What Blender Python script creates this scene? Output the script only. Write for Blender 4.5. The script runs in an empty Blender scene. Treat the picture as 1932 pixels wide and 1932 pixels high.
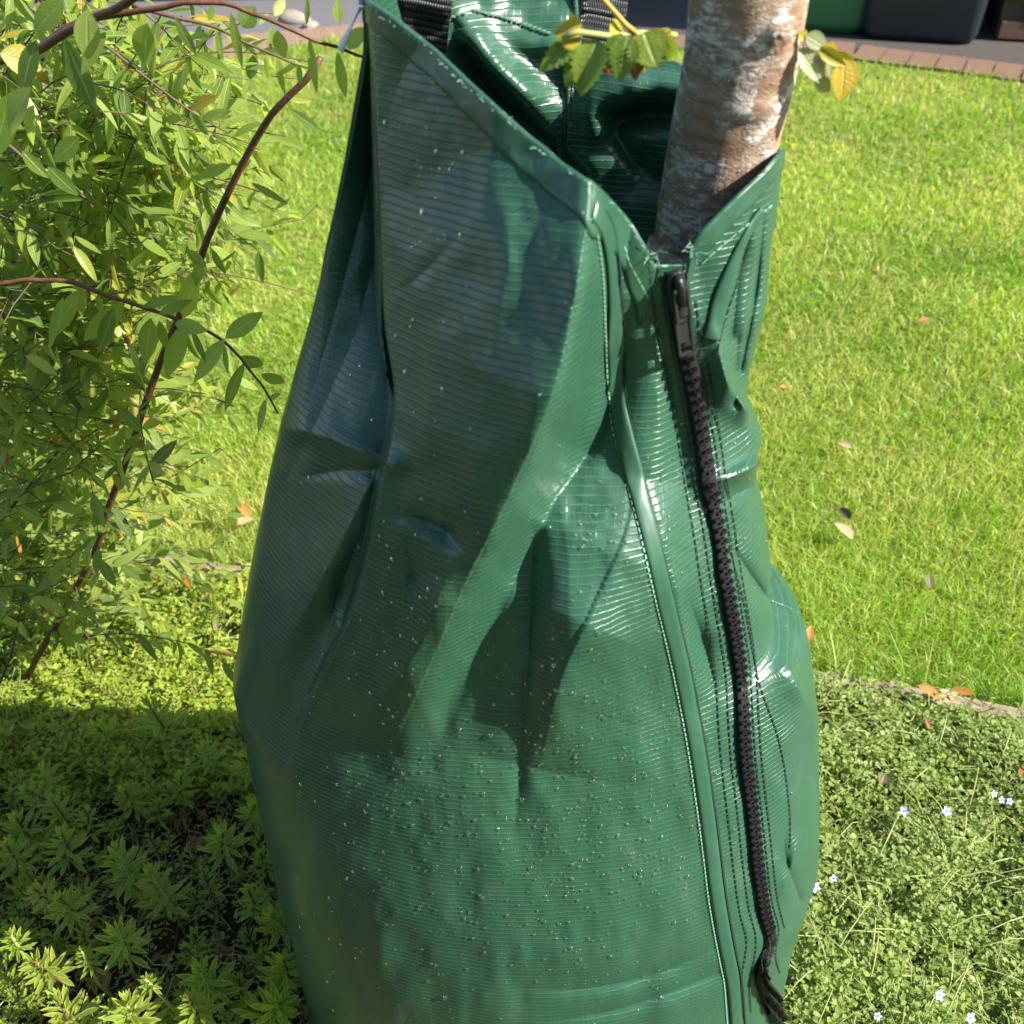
import bpy, math, random
import numpy as np
from mathutils import Vector, Matrix, kdtree
from math import radians as R, sin, cos, tan, pi

S = bpy.context.scene
COL = S.collection
rng = np.random.default_rng(7)
random.seed(7)

# ---------------------------------------------------------------- camera
H = 1.2; PITCH = R(39.5); FOV = R(53.0)
F = 966.0 / tan(FOV / 2)                      # focal length in units of a 1932 pixel wide picture
cam = bpy.data.cameras.new('camera'); cam.sensor_width = 36; cam.lens = 18 / tan(FOV / 2)
cam.clip_start = .02; cam.clip_end = 400
cam.dof.use_dof = True; cam.dof.focus_distance = 0.95; cam.dof.aperture_fstop = 10
co = bpy.data.objects.new('camera', cam); COL.objects.link(co)
co.location = (0, 0, H); co.rotation_euler = (pi / 2 - PITCH, 0, 0)
S.camera = co
# ---------------------------------------------------------------- light
SUN_EL = R(39); SUN_DEL = R(-16)
SV = Vector((cos(SUN_DEL) * cos(SUN_EL), sin(SUN_DEL) * cos(SUN_EL), sin(SUN_EL)))
w = bpy.data.worlds.new('World'); S.world = w; w.use_nodes = True
nt = w.node_tree; sky = nt.nodes.new('ShaderNodeTexSky'); sky.sky_type = 'NISHITA'; sky.sun_disc = False
sky.sun_elevation = SUN_EL; sky.sun_rotation = pi / 2 - SUN_DEL; sky.air_density = 1.0
nt.links.new(sky.outputs[0], nt.nodes['Background'].inputs[0]); nt.nodes['Background'].inputs[1].default_value = .088
sl = bpy.data.lights.new('sun', 'SUN'); sl.energy = 5.0; sl.angle = R(.53); sl.color = (1, .95, .86)
so = bpy.data.objects.new('sun', sl); COL.objects.link(so); so.rotation_euler = SV.to_track_quat('Z', 'Y').to_euler()
S.view_settings.view_transform = 'Standard'; S.view_settings.look = 'None'
S.view_settings.exposure = 1.5; S.view_settings.gamma = 1; S.view_settings.use_curve_mapping = False
S.render.engine = 'CYCLES'

# ---------------------------------------------------------------- projection helpers (design units: 1932 px)
cp, sp = cos(PITCH), sin(PITCH)
def proj(P):
    P = np.asarray(P, float); y = P[..., 1]; z = P[..., 2] - H
    d = y * cp - z * sp; u = y * sp + z * cp
    return 966 + F * P[..., 0] / d, 966 - F * u / d
def ray(px, py):
    a = (px - 966) / F; b = (966 - py) / F
    return np.array([a, cp + b * sp, -sp + b * cp])
def W(px, py, Y):
    r = ray(px, py); return Vector(r * (Y / r[1]) + np.array([0, 0, H]))
def G(px, py, h=0.0):
    r = ray(px, py); return Vector(r * ((h - H) / r[2]) + np.array([0, 0, H]))

# ---------------------------------------------------------------- object helpers
def tag(o, label=None, cat=None, group=None, kind=None):
    if label: o['label'] = label
    if cat: o['category'] = cat
    if group: o['group'] = group
    if kind: o['kind'] = kind
    return o
def empty(name, loc=(0, 0, 0), rz=0):
    o = bpy.data.objects.new(name, None); COL.objects.link(o); o.location = loc; o.rotation_euler = (0, 0, rz)
    o.empty_display_size = .05; return o
def link(name, me, m=None, parent=None, smooth=True):
    o = bpy.data.objects.new(name, me); COL.objects.link(o)
    if m and not me.materials: me.materials.append(m)
    if parent:
        o.parent = parent
    return o
def npmesh(name, V, Fa, smooth=True, uv=None, attrs=None, mi=None):
    V = np.asarray(V, np.float32).reshape(-1, 3); Fa = np.asarray(Fa, np.int32); n = Fa.shape[1]
    me = bpy.data.meshes.new(name); me.vertices.add(len(V)); me.vertices.foreach_set('co', V.ravel())
    me.loops.add(Fa.size); me.loops.foreach_set('vertex_index', Fa.ravel())
    me.polygons.add(len(Fa)); me.polygons.foreach_set('loop_start', np.arange(0, Fa.size, n, dtype=np.int32))
    if mi is not None: me.polygons.foreach_set('material_index', np.asarray(mi, np.int32))
    me.update(calc_edges=True)
    me.polygons.foreach_set('use_smooth', np.full(len(Fa), smooth))
    if uv is not None:
        l = me.uv_layers.new(name='uv'); l.data.foreach_set('uv', np.asarray(uv, np.float32)[Fa.ravel()].ravel())
    for k, v in (attrs or {}).items():
        a = me.attributes.new(k, 'FLOAT', 'POINT'); a.data.foreach_set('value', np.asarray(v, np.float32))
    me.validate(); return me
class MB:
    def __init__(s): s.v = []; s.f = []
    def add(s, V, Fc):
        b = len(s.v); s.v += [tuple(x) for x in V]; s.f += [tuple(i + b for i in f) for f in Fc]; return s
    def box(s, c, d, rot=None, taper=1.0):
        c = Vector(c); V = []
        for z in (-1, 1):
            k = taper if z > 0 else 1
            for x, y in ((-1, -1), (1, -1), (1, 1), (-1, 1)):
                q = Vector((x * d[0] / 2 * k, y * d[1] / 2 * k, z * d[2] / 2))
                V.append(c + (rot @ q if rot else q))
        return s.add(V, [(3, 2, 1, 0), (4, 5, 6, 7), (0, 1, 5, 4), (1, 2, 6, 5), (2, 3, 7, 6), (3, 0, 4, 7)])
    def tube(s, pts, rad, n=8, cap=True):
        pts = [Vector(p) for p in pts]; m = len(pts)
        if not hasattr(rad, '__len__'): rad = [rad] * m
        V = []; up = None
        for i, p in enumerate(pts):
            t = (pts[min(i + 1, m - 1)] - pts[max(i - 1, 0)]).normalized()
            if up is None: up = t.orthogonal().normalized()
            up = (up - t * up.dot(t)).normalized(); b = t.cross(up)
            for k in range(n):
                a = 2 * pi * k / n; V.append(p + (up * cos(a) + b * sin(a)) * rad[i])
        Fc = [(i * n + k, i * n + (k + 1) % n, (i + 1) * n + (k + 1) % n, (i + 1) * n + k) for i in range(m - 1) for k in range(n)]
        if cap: Fc += [tuple(range(n - 1, -1, -1)), tuple((m - 1) * n + k for k in range(n))]
        return s.add(V, Fc)
    def build(s, name, m, parent=None, smooth=False, bevel=0):
        me = bpy.data.meshes.new(name); me.from_pydata(s.v, [], s.f); me.update()
        for p in me.polygons: p.use_smooth = smooth
        o = link(name, me, m, parent)
        if bevel:
            b = o.modifiers.new('bevel', 'BEVEL'); b.width = bevel; b.segments = 2; b.limit_method = 'ANGLE'; b.angle_limit = R(40)
        return o
def spl(pts, n):
    """Catmull-Rom through points -> n samples."""
    P = np.array([list(p) for p in pts], float); m = len(P)
    d = np.r_[0, np.cumsum(np.linalg.norm(np.diff(P, axis=0), axis=1))]
    Q = np.vstack([2 * P[0] - P[1], P, 2 * P[-1] - P[-2]]); out = []
    for s in np.linspace(0, d[-1], n):
        i = min(np.searchsorted(d, s, 'right') - 1, m - 2); t = (s - d[i]) / max(d[i + 1] - d[i], 1e-9)
        a, b, c, e = Q[i], Q[i + 1], Q[i + 2], Q[i + 3]
        out.append(.5 * (2 * b + (c - a) * t + (2 * a - 5 * b + 4 * c - e) * t * t + (3 * b - a - 3 * c + e) * t ** 3))
    return np.array(out)
def vnoise(x, y, seed=0):
    """smooth value noise, numpy, about -1..1"""
    x = np.asarray(x, float); y = np.asarray(y, float)
    xi = np.floor(x).astype(np.int64); yi = np.floor(y).astype(np.int64); fx = x - xi; fy = y - yi
    fx = fx * fx * (3 - 2 * fx); fy = fy * fy * (3 - 2 * fy)
    def h(a, b):
        n = (a * 374761393 + b * 668265263 + seed * 1442695041) & 0x7fffffff
        n = ((n ^ (n >> 13)) * 1274126177) & 0x7fffffff
        return ((n ^ (n >> 16)) & 0xffff) / 32767.5 - 1
    return (h(xi, yi) * (1 - fx) + h(xi + 1, yi) * fx) * (1 - fy) + (h(xi, yi + 1) * (1 - fx) + h(xi + 1, yi + 1) * fx) * fy

# ---------------------------------------------------------------- materials
class M:
    def __init__(s, name):
        s.m = bpy.data.materials.new(name); s.m.use_nodes = True; s.t = s.m.node_tree; s.N = s.t.nodes
        s.b = s.N['Principled BSDF']; s.out = s.N['Material Output']
    def n(s, typ, **kw):
        x = s.N.new(typ)
        for k, v in kw.items():
            if k in ('ins',):
                for a, b in v.items(): s.put(x.inputs[a], b)
            else: setattr(x, k, v)
        return x
    def put(s, sock, v):
        if isinstance(v, bpy.types.NodeSocket): s.t.links.new(v, sock)
        else:
            if hasattr(sock.default_value, '__len__') and hasattr(v, '__len__') and len(sock.default_value) == 4 and len(v) == 3: v = (*v, 1)
            sock.default_value = v
    def set(s, **kw):
        for k, v in kw.items(): s.put(s.b.inputs[k.replace('_', ' ')], v)
        return s
    def math(s, op, a, b=0.0, c=0.0):
        x = s.n('ShaderNodeMath', operation=op); s.put(x.inputs[0], a); s.put(x.inputs[1], b); s.put(x.inputs[2], c); return x.outputs[0]
    def noise(s, vec, scale, detail=3, rough=.55, dist=0):
        x = s.n('ShaderNodeTexNoise'); s.put(x.inputs['Vector'], vec); x.inputs['Scale'].default_value = scale
        x.inputs['Detail'].default_value = detail; x.inputs['Roughness'].default_value = rough; x.inputs['Distortion'].default_value = dist
        return x.outputs['Fac']
    def vor(s, vec, scale, feature='F1', rand=1):
        x = s.n('ShaderNodeTexVoronoi', feature=feature); s.put(x.inputs['Vector'], vec); x.inputs['Scale'].default_value = scale
        x.inputs['Randomness'].default_value = rand; return x
    def ramp(s, fac, stops):
        x = s.n('ShaderNodeValToRGB'); s.put(x.inputs[0], fac); e = x.color_ramp.elements
        while len(e) < len(stops): e.new(.5)
        while len(e) > len(stops): e.remove(e[-1])
        for i, (p, c) in enumerate(stops): e[i].position = p; e[i].color = (*c, 1) if hasattr(c, '__len__') else (c, c, c, 1)
        return x.outputs[0]
    def mix(s, f, a, b, blend='MIX'):
        x = s.n('ShaderNodeMix', data_type='RGBA', blend_type=blend); s.put(x.inputs[0], f); s.put(x.inputs[6], a); s.put(x.inputs[7], b); return x.outputs[2]
    def coord(s, k='Object'): return s.n('ShaderNodeTexCoord').outputs[k]
    def mapping(s, vec, scale): x = s.n('ShaderNodeMapping'); s.put(x.inputs[0], vec); x.inputs['Scale'].default_value = scale; return x.outputs[0]
    def attr(s, name): return s.n('ShaderNodeAttribute', attribute_name=name).outputs['Fac']
    def rand(s):
        """per copy random 0..1: object random plus a per-piece tint of joined meshes"""
        return s.math('FRACT', s.math('ADD', s.n('ShaderNodeObjectInfo').outputs['Random'], s.attr('tint')))
    def bump(s, h, dist, strength=1.0):
        x = s.n('ShaderNodeBump'); s.put(x.inputs['Height'], h); x.inputs['Distance'].default_value = dist; x.inputs['Strength'].default_value = strength
        s.t.links.new(x.outputs[0], s.b.inputs['Normal']); return x.outputs[0]
    def transl(s, col, f):
        tr = s.n('ShaderNodeBsdfTranslucent'); s.put(tr.inputs[0], col); mx = s.n('ShaderNodeMixShader'); mx.inputs[0].default_value = f
        s.t.links.new(s.b.outputs[0], mx.inputs[1]); s.t.links.new(tr.outputs[0], mx.inputs[2]); s.t.links.new(mx.outputs[0], s.out.inputs[0]); return s

def mat_plain(name, col, rough=.6, spec=.5, var=.0, nscale=30, bump=0, metal=0):
    m = M(name); c = m.coord()
    if var:
        m.set(Base_Color=m.mix(m.noise(c, nscale, 4), tuple(x * (1 - var) for x in col), tuple(min(1, x * (1 + var)) for x in col)))
    else: m.set(Base_Color=col)
    m.set(Roughness=rough, Metallic=metal); m.b.inputs['Specular IOR Level'].default_value = spec
    if bump: m.bump(m.noise(c, nscale * 3, 4), bump)
    return m.m

PVC = (.022, .074, .043)
def mat_pvc(name, weave=True, col=PVC, rough=.30):
    m = M(name); uv = m.n('ShaderNodeUVMap', uv_map='uv').outputs[0] if weave else None
    o = m.coord(); dirt = m.noise(o, 9, 5, .6)
    c = m.mix(dirt, tuple(x * .86 for x in col), tuple(x * 1.14 for x in col))
    spots = m.math('GREATER_THAN', m.noise(o, 60, 3, .7), .74)
    m.set(Roughness=m.math('ADD', m.math('MULTIPLY', dirt, .14), rough - .07))
    m.b.inputs['Specular IOR Level'].default_value = .42; m.b.inputs['Coat Weight'].default_value = .08; m.b.inputs['Coat Roughness'].default_value = .1
    h2 = m.noise(o, 45, 3)
    mark = m.ramp(m.noise(m.mapping(o, (1, 1, .35)), 26, 5, .7, .8), [(.54, 0.0), (.72, 1.0)])
    c = m.mix(m.math('MULTIPLY', mark, .09), c, (.17, .21, .16))
    low = m.ramp(m.n('ShaderNodeSeparateXYZ', ins={0: o}).outputs[2], [(.0, 1.0), (.16, 0.0)])
    splash = m.math('MULTIPLY', low, m.ramp(m.noise(o, 90, 5, .8), [(.50, 0.0), (.66, 1.0)]))
    c = m.mix(m.math('MULTIPLY', splash, .45), c, (.16, .12, .07))
    cr = m.math('ABSOLUTE', m.math('SUBTRACT', m.noise(m.mapping(o, (1, 1, .55)), 13, 3, .5, 1.1), .5)); cr = m.ramp(cr, [(.0, 0.0), (.06, 1.0)])
    h2 = m.math('ADD', h2, m.math('MULTIPLY', cr, .55))
    if weave:
        x = m.n('ShaderNodeSeparateXYZ'); m.put(x.inputs[0], uv)
        wob = m.noise(uv, 55, 2); wob2 = m.noise(uv, 240, 1)
        v = m.math('ADD', x.outputs[1], m.math('MULTIPLY', wob, .0024)); v = m.math('ADD', v, m.math('MULTIPLY', wob2, .0006))
        u = m.math('ADD', x.outputs[0], m.math('MULTIPLY', wob, .004))
        def rib(t, sp_, p):
            f = m.math('PINGPONG', m.math('DIVIDE', t, sp_), .5)          # 0..0.5
            return m.math('POWER', m.math('MULTIPLY', f, 2), p)
        rv = rib(v, .0045, 7); ru = m.math('MULTIPLY', rib(u, .0048, 8), m.ramp(m.noise(uv, 9, 2), [(.40, .04), (.72, .5)]))
        h = m.math('MAXIMUM', rv, ru)
        c = m.mix(m.math('MULTIPLY', h, .35), c, (.07, .19, .12))
        hh = m.math('ADD', m.math('MULTIPLY', h, 1.0), m.math('MULTIPLY', h2, .5))
        m.bump(hh, .0005, .7)
    else: m.bump(h2, .0006, .6)
    m.set(Base_Color=c); return m.m

MAT_PVC = mat_pvc('green_woven_pvc'); MAT_PVC_S = mat_pvc('green_smooth_pvc', False, (.024, .080, .046), .36)
MAT_BLACK = mat_plain('black_plastic', (.007, .007, .008), .38, .5, .2, 80, .0004)
def mat_web():
    m = M('black_webbing'); uv = m.n('ShaderNodeUVMap', uv_map='uv').outputs[0]; x = m.n('ShaderNodeSeparateXYZ'); m.put(x.inputs[0], uv)
    a = m.math('PINGPONG', m.math('DIVIDE', x.outputs[1], .0042), .5)
    b = m.math('PINGPONG', m.math('ADD', m.math('DIVIDE', x.outputs[0], .0016), m.math('MULTIPLY', m.math('FLOOR', m.math('DIVIDE', x.outputs[1], .0042)), .5)), .5)
    h = m.math('MULTIPLY', m.math('POWER', m.math('MULTIPLY', a, 2), .6), m.math('ADD', m.math('MULTIPLY', b, 1.4), .3))
    m.set(Base_Color=m.mix(h, (.002, .002, .002), (.016, .015, .016)), Roughness=.45); m.bump(h, .0012); return m.m
MAT_WEB = mat_web()
MAT_THREAD_D = mat_plain('dark_thread', (.006, .02, .014), .7); MAT_THREAD_L = mat_plain('pale_green_thread', (.16, .33, .22), .6)
def mat_water():
    m = M('water_drop'); m.N.remove(m.b); t = m.n('ShaderNodeBsdfTransparent'); t.inputs[0].default_value = (.88, .96, .92, 1); g = m.n('ShaderNodeBsdfGlossy'); g.inputs['Roughness'].default_value = .04
    f = m.n('ShaderNodeFresnel'); f.inputs[0].default_value = 1.6; mx = m.n('ShaderNodeMixShader'); m.put(mx.inputs[0], f.outputs[0]); m.t.links.new(t.outputs[0], mx.inputs[1]); m.t.links.new(g.outputs[0], mx.inputs[2]); m.t.links.new(mx.outputs[0], m.out.inputs[0])
    return m.m
def mat_leaf(name, cols, tr=.4, rough=.42, edge=None, spots=True, trcol=1.5, elo=.85, vn=1.0):
    m = M(name); r = m.rand(); o = m.coord()
    c = m.ramp(r, [(i / max(1, len(cols) - 1), k) for i, k in enumerate(cols)])
    c = m.mix(m.math('MULTIPLY', m.noise(o, 160, 3), .35), c, (.10, .14, .03))
    if edge is not None:
        e = m.attr('edge'); c = m.mix(m.ramp(m.math('ADD', e, m.math('MULTIPLY', m.noise(o, 120, 3), .5)), [(elo, 0.0), (elo + .4, 1.0)]), c, edge)
    md = m.attr('mid'); al = m.attr('along'); rib_ = m.ramp(md, [(.05, 1.0), (.14, 0.0)])
    sd_ = m.math('PINGPONG', m.math('SUBTRACT', m.math('MULTIPLY', al, 9), m.math('MULTIPLY', md, 2.2)), .5); side = m.ramp(sd_, [(.0, 1.0), (.12, 0.0)])
    vein = m.math('MULTIPLY', m.math('MAXIMUM', rib_, m.math('MULTIPLY', side, .45)), vn)
    c = m.mix(m.math('MULTIPLY', vein, .38), c, (.42, .48, .20)); blot = m.ramp(m.noise(o, 75, 4, .75), [(.66, 0.0), (.72, 1.0)]); c = m.mix(m.math('MULTIPLY', blot, .5), c, (.16, .10, .03))
    m.set(Base_Color=c, Roughness=m.math('ADD', rough - .06, m.math('MULTIPLY', m.noise(o, 60, 2), .16))); m.bump(m.math('SUBTRACT', m.noise(o, 300, 3), vein), .0004)
    m.transl(m.mix(1.0, c, (trcol, trcol * 1.05, trcol * .7), 'MULTIPLY'), tr); return m.m

MAT_SHRUB = mat_leaf('shrub_leaf', [(.10, .17, .04), (.24, .35, .05), (.32, .41, .09), (.38, .43, .06), (.16, .25, .04), (.30, .39, .07)], .55, .36)
MAT_SHRUB_Y = mat_leaf('shrub_leaf_yellow', [(.30, .34, .03), (.40, .30, .03), (.45, .18, .03)], .45)
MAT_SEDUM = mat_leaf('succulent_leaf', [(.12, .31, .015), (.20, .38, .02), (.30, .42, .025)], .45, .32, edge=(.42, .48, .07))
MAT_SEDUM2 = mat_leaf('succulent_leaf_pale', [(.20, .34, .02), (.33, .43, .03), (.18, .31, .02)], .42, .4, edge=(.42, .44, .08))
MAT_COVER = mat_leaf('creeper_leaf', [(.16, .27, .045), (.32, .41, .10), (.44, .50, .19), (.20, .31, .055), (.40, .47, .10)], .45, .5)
MAT_STEMG = mat_plain('green_stem', (.27, .31, .10), .6, .3, .3, 60); MAT_STEMB = mat_plain('brown_stem', (.11, .045, .022), .55, .4, .45, 70, .0008)
MAT_TWIG = mat_plain('dry_twig', (.10, .065, .04), .7, .3, .4, 70)
MAT_DEAD = mat_leaf('dead_leaf', [(.16, .065, .025), (.26, .13, .05), (.35, .12, .02), (.11, .05, .03)], .15, .7)
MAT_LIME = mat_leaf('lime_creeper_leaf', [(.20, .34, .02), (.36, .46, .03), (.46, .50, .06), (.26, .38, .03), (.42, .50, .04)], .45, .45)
def mat_grass():
    m = M('grass_blade'); r = m.attr('tint'); d = m.attr('dry')
    c = m.ramp(r, [(0, (.07, .18, .008)), (.4, (.15, .31, .012)), (.75, (.25, .40, .025)), (1, (.40, .50, .09))])
    c = m.mix(d, c, (.58, .50, .18)); m.set(Base_Color=c, Roughness=.45); m.transl(m.mix(1.0, c, (1.5, 1.6, .9), 'MULTIPLY'), .45); return m.m
def mat_soil(name, a, b, sc=40, bump=.01):
    m = M(name); o = m.coord(); n = m.noise(o, sc, 8, .7); v = m.vor(o, sc * 2.2).outputs['Distance']
    m.set(Base_Color=m.mix(n, a, b), Roughness=.95); m.b.inputs['Specular IOR Level'].default_value = .15
    m.bump(m.math('ADD', n, m.math('MULTIPLY', v, .5)), bump); return m.m
def mat_bark():
    m = M('rowan_bark'); o = m.coord(); st = m.mapping(o, (1, 1, 1.3)); st2 = m.mapping(o, (1, 1, 3.5))
    n1 = m.noise(st, 22, 6, .65, .6); n2 = m.noise(st, 75, 5, .75, 1.2); n3 = m.noise(st2, 30, 4, .6)
    base = m.ramp(n3, [(.3, (.15, .085, .048)), (.5, (.26, .165, .105)), (.7, (.37, .27, .19))])
    patch = m.math('MULTIPLY', m.ramp(n1, [(.46, 0.0), (.55, 1.0)]), m.ramp(n2, [(.40, .1), (.52, 1.0)]))
    fl = m.ramp(m.noise(m.mapping(o, (1, 1, 5)), 70, 4, .7), [(.44, .15), (.54, 1.0)])
    c = m.mix(m.math('MULTIPLY', m.math('MULTIPLY', patch, fl), .9), base, (.64, .62, .58))
    c = m.mix(m.math('MULTIPLY', m.math('GREATER_THAN', m.noise(m.mapping(o, (1, 1, 6)), 120, 3, .7), .66), .55), c, (.60, .52, .44))
    vl = m.vor(m.mapping(o, (1, 1, 2.5)), 95); lent = m.ramp(vl.outputs['Distance'], [(.10, 1.0), (.2, 0.0)])
    sel = m.math('GREATER_THAN', m.n('ShaderNodeSeparateColor', ins={0: vl.outputs['Color']}).outputs[0], .72)
    c = m.mix(m.math('MULTIPLY', lent, m.math('MULTIPLY', sel, .9)), c, (.58, .48, .38))
    cr = m.ramp(m.noise(m.mapping(o, (1, 1, 14)), 16, 3), [(.66, 0.0), (.70, 1.0)])
    c = m.mix(m.math('MULTIPLY', cr, .5), c, (.55, .47, .42))
    ce = m.ramp(m.vor(m.mapping(o, (1, 1, 1.5)), 170, 'DISTANCE_TO_EDGE').outputs['Distance'], [(.0, 1.0), (.10, .0)])
    c = m.mix(m.math('MULTIPLY', m.math('MULTIPLY', ce, patch), .22), c, (.16, .10, .07))
    c = m.mix(m.math('MULTIPLY', m.ramp(m.noise(m.mapping(o, (1, 1, 4)), 60, 6, .8), [(.54, 0.0), (.64, 1.0)]), .35), c, (.15, .07, .04))
    m.set(Base_Color=c, Roughness=.78); m.b.inputs['Specular IOR Level'].default_value = .3
    h = m.math('ADD', m.math('ADD', m.math('MULTIPLY', n2, .6), m.math('MULTIPLY', lent, .6)), m.math('ADD', m.math('MULTIPLY', patch, .5), m.math('MULTIPLY', ce, -.12)))
    m.bump(h, .0010); return m.m
MAT_BARK = mat_bark()

# ================================================================ THE WATERING BAG
SILL = [(-120, 694), (-60, 692), (0, 690), (100, 690), (200, 672), (300, 655), (400, 634), (500, 610), (600, 585), (700, 556), (790, 531), (900, 506), (1000, 486), (1080, 471), (1180, 455),
        (1280, 440), (1320, 447), (1370, 460), (1470, 480), (1560, 500), (1680, 530), (1780, 556), (1860, 575), (1932, 590), (2100, 640)]
SILR = [(-120, 1500), (100, 1490), (290, 1476), (400, 1465), (470, 1451), (560, 1446), (650, 1424), (700, 1411), (745, 1408), (780, 1424), (805, 1436), (850, 1426), (880, 1424), (960, 1441),
        (1050, 1452), (1128, 1450), (1145, 1490), (1160, 1514), (1200, 1524), (1330, 1540), (1500, 1544), (1640, 1541), (1700, 1522), (1760, 1500), (1810, 1486), (1932, 1460), (2100, 1420)]
def tab(T, x): T = np.array(T, float); return np.interp(x, T[:, 0], T[:, 1])
ZT = 1.16
def cyf(z): return np.interp(z, [0, 1.2], [.60, .625])
def bff(z): return np.interp(z, [0, .1, .2, .3, .4, .5, .6, .7, .8, .9, 1.0, 1.2], [.215, .224, .222, .210, .190, .165, .140, .118, .098, .080, .067, .06])
def bbf(z): return np.interp(z, [0, .15, .4, .6, .75, .85, 1.0, 1.2], [.23, .24, .22, .16, .10, .08, .115, .20])
zz = np.linspace(0, ZT, 240); yy = cyf(zz)
def sm(a, k):
    kk = np.exp(-np.linspace(-2, 2, 2 * k + 1) ** 2); kk /= kk.sum(); return np.convolve(np.pad(a, k, mode='edge'), kk, 'valid')
bfz = sm(bff(zz), 14); bbz = sm(bbf(zz), 14)
_, pyz = proj(np.stack([0 * zz, yy, zz], -1))
depth = yy * cp - (zz - H) * sp
tL = tab(SILL, pyz); tR = tab(SILR, pyz); offL = 0 * zz; offR = 0 * zz
ph = np.linspace(pi, 2 * pi, 90)
for it in range(5):
    XL = (tL + offL - 966) / F * depth; XR = (tR + offR - 966) / F * depth
    cx = (XL + XR) / 2; a = (XR - XL) / 2
    P = np.stack([cx[:, None] + a[:, None] * np.cos(ph), yy[:, None] + bfz[:, None] * np.sin(ph), zz[:, None] + 0 * ph], -1)
    X, Y = proj(P)
    for side, off, T in ((0, offL, SILL), (1, offR, SILR)):
        acc = np.zeros_like(zz); cn = np.zeros_like(zz)
        for p in np.arange(-60, 1930, 6.0):
            k = np.argwhere(np.abs(Y - p) < 5)
            if not len(k): continue
            xs_ = X[k[:, 0], k[:, 1]]; b_ = xs_.argmin() if side == 0 else xs_.argmax(); rr_ = k[b_, 0]
            acc[rr_] += float(tab(T, p)) - xs_[b_]; cn[rr_] += 1
        g = cn > 0; e_ = np.interp(np.arange(240), np.where(g)[0], acc[g] / cn[g]); off += sm(e_, 3) * .7
XL = (tL + offL - 966) / F * depth; XR = (tR + offR - 966) / F * depth
XLs = sm(XL, 16); XRs = sm(XR, 22)

def seg_dist(px, py, poly):
    """signed distance (+ = to the right of travel downwards in the picture means +x side), parameter 0..1 along"""
    best = np.full(px.shape, 1e9); sg = np.zeros(px.shape); tt = np.zeros(px.shape)
    A = np.array(poly, float); L = np.r_[0, np.cumsum(np.linalg.norm(np.diff(A, axis=0), axis=1))]
    for i in range(len(A) - 1):
        d = A[i + 1] - A[i]; l2 = d @ d; t = np.clip(((px - A[i, 0]) * d[0] + (py - A[i, 1]) * d[1]) / l2, 0, 1)
        qx = px - A[i, 0] - t * d[0]; qy = py - A[i, 1] - t * d[1]; ds = np.hypot(qx, qy); cr = qx * d[1] - qy * d[0]
        k = ds < best; best = np.where(k, ds, best); sg = np.where(k, np.sign(cr), sg); tt = np.where(k, (L[i] + t * (L[i + 1] - L[i])) / L[-1], tt)
    return best * sg, tt
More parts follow.
